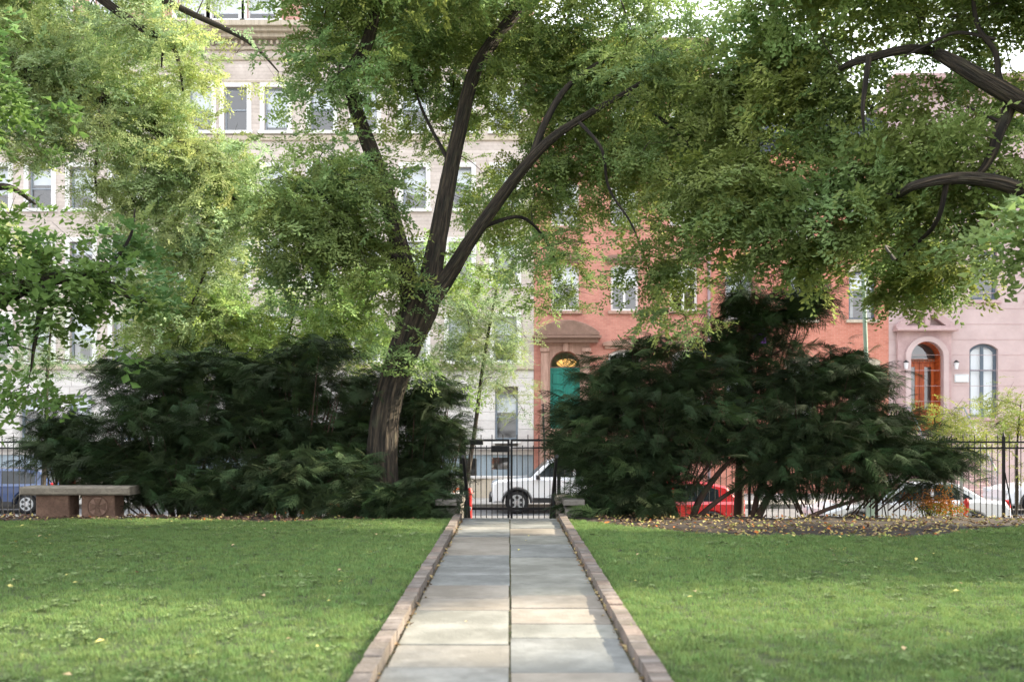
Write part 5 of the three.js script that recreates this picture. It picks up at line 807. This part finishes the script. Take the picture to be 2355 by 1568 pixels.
// ------------------------------------------------------------------ lawn, weeds, litter
{
  const r = rng(900);
  function tuft(seed, n, hmin, hmax, spread, w) {
    const q = rng(seed), pos = [];
    for (let i = 0; i < n; i++) {
      const a = q() * 6.2832, R = Math.sqrt(q()) * spread, x = Math.cos(a) * R, z = Math.sin(a) * R, h = rr(q, hmin, hmax), b = q() * 6.2832, l = h * rr(q, 0.15, 0.8), dx = Math.cos(b), dz = Math.sin(b), ww = w * rr(q, 0.7, 1.3);
      const A = [x - dz * ww, 0, z + dx * ww], B = [x + dz * ww, 0, z - dx * ww], mx = x + dx * l * 0.35, mz = z + dz * l * 0.35, C = [mx + dz * ww * 0.8, h * 0.6, mz - dx * ww * 0.8], E = [mx - dz * ww * 0.8, h * 0.6, mz + dx * ww * 0.8], T = [x + dx * l, h, z + dz * l];
      pos.push(...A, ...B, ...C, ...A, ...C, ...E, ...E, ...C, ...T);
    }
    const g = new THREE.BufferGeometry(); g.setAttribute('position', new THREE.Float32BufferAttribute(pos, 3)); g.computeVertexNormals(); return g;
  }
  const tufts = [tuft(1, 26, 0.02, 0.045, 0.06, 0.0022), tuft(2, 26, 0.022, 0.058, 0.065, 0.0024), tuft(3, 22, 0.016, 0.04, 0.065, 0.0024)];
  const ng = (x, z) => nC[((Math.floor(z * 14) % NS + NS) % NS) * NS + ((Math.floor(x * 14) % NS + NS) % NS)];
  const grassMat = leafMat(0.19, 0.285, 0.098, 0.42); grassMat.vertexColors = true;
  for (const t of tufts) t.setAttribute('color', new THREE.BufferAttribute(new Float32Array(t.attributes.position.count * 3).fill(1), 3));
  const patches = [0, 1, 2, 3].map(v => { const q = rng(950 + v), list = [], tones = []; for (let i = 0; i < 50; i++) { const s = rr(q, 0.7, 1.15), b = 1 + 0.16 * gauss(q), w = q(); list.push([tufts[Math.floor(q() * 3)], new THREE.Matrix4().compose(V(rr(q, -0.2, 0.2) + gauss(q) * 0.03, 0, rr(q, -0.2, 0.2) + gauss(q) * 0.03), new THREE.Quaternion().setFromEuler(new THREE.Euler(gauss(q) * 0.1, q() * 6.28, gauss(q) * 0.1)), V(s, s, s))]); tones.push(w > 0.975 ? [b * 1.6, b * 1.2, b * 1.2] : [b * (0.85 + 0.3 * w), b, b * 0.95]); } return place(list, tones); });
  for (const side of [-1, 1]) {
    const lists = [[], [], []], cols = [[], [], []], pl = [[], [], [], []], pc = [[], [], [], []], C = 0.36;
    const tone = (x, d) => 0.72 + 0.5 * ng(x, -d), put = (x, d) => { const v = Math.floor(r() * 3), s = rr(r, 0.7, 1.15), b = tone(x, d) + 0.16 * gauss(r), w = r(); lists[v].push(new THREE.Matrix4().compose(V(x, 0.012 + bump(x, -d) * 0.5, -d), new THREE.Quaternion().setFromEuler(new THREE.Euler(gauss(r) * 0.1, r() * 6.28, gauss(r) * 0.1)), V(s, s, s))); cols[v].push(lin(b * (0.85 + 0.3 * w), b, b * 0.95)); };
    for (let d = 3.8; d < 15.7; d += C) for (let x = 0.88 + C / 2; x < d * 0.54 + 2; x += C) {
      const X0 = side * x, e = Math.min(lawnEdge(X0 - 0.2), lawnEdge(X0 + 0.2));
      if (x > 0.9 + C * 0.7 && d + 0.3 < e) { const v = Math.floor(r() * 4), b = tone(X0, d), px0 = X0 + gauss(r) * 0.02, pd = d + gauss(r) * 0.02; pl[v].push(new THREE.Matrix4().compose(V(px0, 0.012 + bump(px0, -pd) * 0.5, -pd), new THREE.Quaternion().setFromEuler(new THREE.Euler(0, Math.floor(r() * 4) * Math.PI / 2 + gauss(r) * 0.1, 0)), V(1, 0.75 + 0.5 * ng(X0, -d), 1))); pc[v].push(lin(b, b, b)); }
      else for (let k = 0; k < 54; k++) { const xx = side * (x + rr(r, -C / 2, C / 2)), dd = d + rr(r, -C / 2, C / 2); if (Math.abs(xx) < 0.892 || dd > lawnEdge(xx) + gauss(r) * 0.1) continue; put(xx, dd); }
    }
    const g = new THREE.Group(); g.name = numbered('grass'); g.userData = { kind: 'stuff', category: 'grass', label: side < 0 ? 'short green grass of the lawn before the stone bench' : 'short green grass of the lawn right of the path' }; scene.add(g);
    lists.forEach((l, v) => instanced('grass_blades', tufts[v], grassMat, l, cols[v], g));
    pl.forEach((l, v) => instanced('grass_blades', patches[v], grassMat, l, pc[v], g));
    if (side > 0) {
      const jl = [], jc = []; for (let k = 0; k < 150; k++) { const d = rr(r, 3.5, 15.8), s = rr(r, 0.18, 0.4), x = k < 90 ? gauss(r) * 0.006 : (r() < 0.5 ? -1 : 1) * (0.764 + gauss(r) * 0.006), b = rr(r, 0.6, 1.1); jl.push(new THREE.Matrix4().compose(V(x, -0.022, -d), new THREE.Quaternion().setFromEuler(new THREE.Euler(0, r() * 6.28, 0)), V(s, s * 0.8, s))); jc.push(lin(b, b, b)); }
      const jm = instanced('joint_moss', tufts[2], grassMat, jl, jc); Object.assign(jm.userData, { category: 'moss', label: 'small green tufts growing in the joints of the path' });
    }
    // broad leaved weeds in patches
    const leaf = (() => { const q = rng(77), pos = []; for (let i = 0; i < 7; i++) { const a = i * 0.9 + q() * 0.5, l = rr(q, 0.035, 0.065), w = l * 0.36, y = rr(q, 0.03, 0.055), c = Math.cos(a), s = Math.sin(a), p = (u, v2, h) => [c * u - s * v2, h, s * u + c * v2]; const A = p(0.008, 0, 0.02), B = p(l * 0.55, w, y), C = p(l, 0, y * 0.9), E = p(l * 0.55, -w, y); pos.push(...A, ...B, ...C, ...A, ...C, ...E); } const g2 = new THREE.BufferGeometry(); g2.setAttribute('position', new THREE.Float32BufferAttribute(pos, 3)); g2.computeVertexNormals(); return g2; })();
    const wl = [], wc = [];
    for (let k = 0; k < 150; k++) { const d = rr(r, 4, 15), x = side * rr(r, 1.05, d * 0.54 + 1.2), n = Math.floor(rr(r, 3, 14)); for (let j = 0; j < n; j++) { const xx = x + gauss(r) * 0.16, dd = d + gauss(r) * 0.12; if (Math.abs(xx) < 0.97 || dd > lawnEdge(xx) - 0.1) continue; const s = rr(r, 0.4, 0.85), b = rr(r, 0.75, 1.2); wl.push(new THREE.Matrix4().compose(V(xx, 0.02 + bump(xx, -dd) * 0.5, -dd), new THREE.Quaternion().setFromEuler(new THREE.Euler(gauss(r) * 0.15, r() * 6.28, gauss(r) * 0.15)), V(s, s, s))); wc.push(lin(b, b, b)); } }
    const wm = instanced('broadleaf_weed', leaf, new THREE.MeshPhysicalMaterial({ color: lin(0.19, 0.255, 0.105), roughness: 0.8, specularIntensity: 0.3, transmission: 0.25, thickness: 0, side: THREE.DoubleSide }), wl, wc); wm.name = numbered('broadleaf_weed'); Object.assign(wm.userData, { category: 'weeds', label: side < 0 ? 'pale broadleaf weeds scattered in the left lawn' : 'pale broadleaf weeds scattered in the right lawn' });
  }
  // fallen leaves and bark chips
  const lf = (() => { const g = new THREE.BufferGeometry(); g.setAttribute('position', new THREE.Float32BufferAttribute([0, 0, 0, 0.025, 0.012, 0.02, 0.062, 0.002, 0, 0, 0, 0, 0.062, 0.002, 0, 0.025, 0.01, -0.02], 3)); g.computeVertexNormals(); return g; })();
  const chip = box(0.07, 0.014, 0.026); 
  const ml = [], mc = [], cl = [], cc = [];
  for (let i = 0; i < 7600; i++) {
    const x = rr(r, -11, 11); if (Math.abs(x) < 1.35) continue; const e = lawnEdge(x), d = rr(r, e - 0.15, 17.4), right = x > 0;
    if (right ? r() > 0.85 : r() > 0.3) { if (r() < 0.8) { cl.push(new THREE.Matrix4().compose(V(x, drop(d) + 0.008 + bump(x * 2, -d * 2.4), -d), new THREE.Quaternion().setFromEuler(new THREE.Euler(gauss(r) * 0.3, r() * 6.28, gauss(r) * 0.3)), V(rr(r, 0.6, 1.4), 1, rr(r, 0.6, 1.4)))); const b = rr(r, 0.6, 1.4); cc.push(lin(b, b, b)); } continue; }
    const s = rr(r, 0.7, 1.2), w = r();
    ml.push(new THREE.Matrix4().compose(V(x, drop(d) + 0.012 + bump(x * 2, -d * 2.4), -d), new THREE.Quaternion().setFromEuler(new THREE.Euler(gauss(r) * 0.4, r() * 6.28, gauss(r) * 0.4)), V(s, s, s)));
    mc.push(w < 0.55 ? lin(0.36, 0.29, 0.10) : w < 0.85 ? lin(0.24, 0.16, 0.08) : w < 0.93 ? lin(0.5, 0.16, 0.03) : lin(0.30, 0.34, 0.08));
  }
  for (let i = 0; i < 130; i++) { const d = Math.sqrt(rr(r, 16, 230)), x = rr(r, -1, 1) * (d * 0.54 + 1), on = Math.abs(x) < 0.76; if ((Math.abs(x) < 0.95 && !on) || (on && r() < 0.6) || d > 15.2) continue; const s = rr(r, 0.6, 1.1), w = r(); ml.push(new THREE.Matrix4().compose(V(x, on ? 0.004 : 0.055, -d), new THREE.Quaternion().setFromEuler(new THREE.Euler(gauss(r) * 0.2, r() * 6.28, gauss(r) * 0.2)), V(s, s, s))); mc.push(w < 0.5 ? lin(0.5, 0.44, 0.14) : lin(0.4, 0.3, 0.16)); }
  for (const sd of [-1, 1]) for (let i = 0; i < 170; i++) { const d = rr(r, 4, 15.8), s = rr(r, 0.4, 0.9); ml.push(new THREE.Matrix4().compose(V(sd * (0.772 - Math.abs(gauss(r)) * 0.018), 0.004 - 0.004, -d), new THREE.Quaternion().setFromEuler(new THREE.Euler(gauss(r) * 0.4, r() * 6.28, gauss(r) * 0.4)), V(s, s, s))); mc.push(r() < 0.6 ? lin(0.2, 0.13, 0.07) : lin(0.34, 0.26, 0.12)); }
  const m1 = instanced('fallen_leaves', lf, new THREE.MeshPhysicalMaterial({ color: lin(1, 1, 1), roughness: 0.8, side: THREE.DoubleSide }), ml, mc); Object.assign(m1.userData, { category: 'leaves', label: 'yellow and brown fallen leaves on the mulch and lawn' });
  const m2 = instanced('bark_mulch', chip, std({ color: lin(0.10, 0.055, 0.035) }), cl, cc); Object.assign(m2.userData, { category: 'mulch', label: 'dark bark chips covering the planting beds' });
}
scene.traverse(o => { if (o.isMesh) { o.castShadow = true; o.receiveShadow = true; } });
renderer.render(scene, camera);
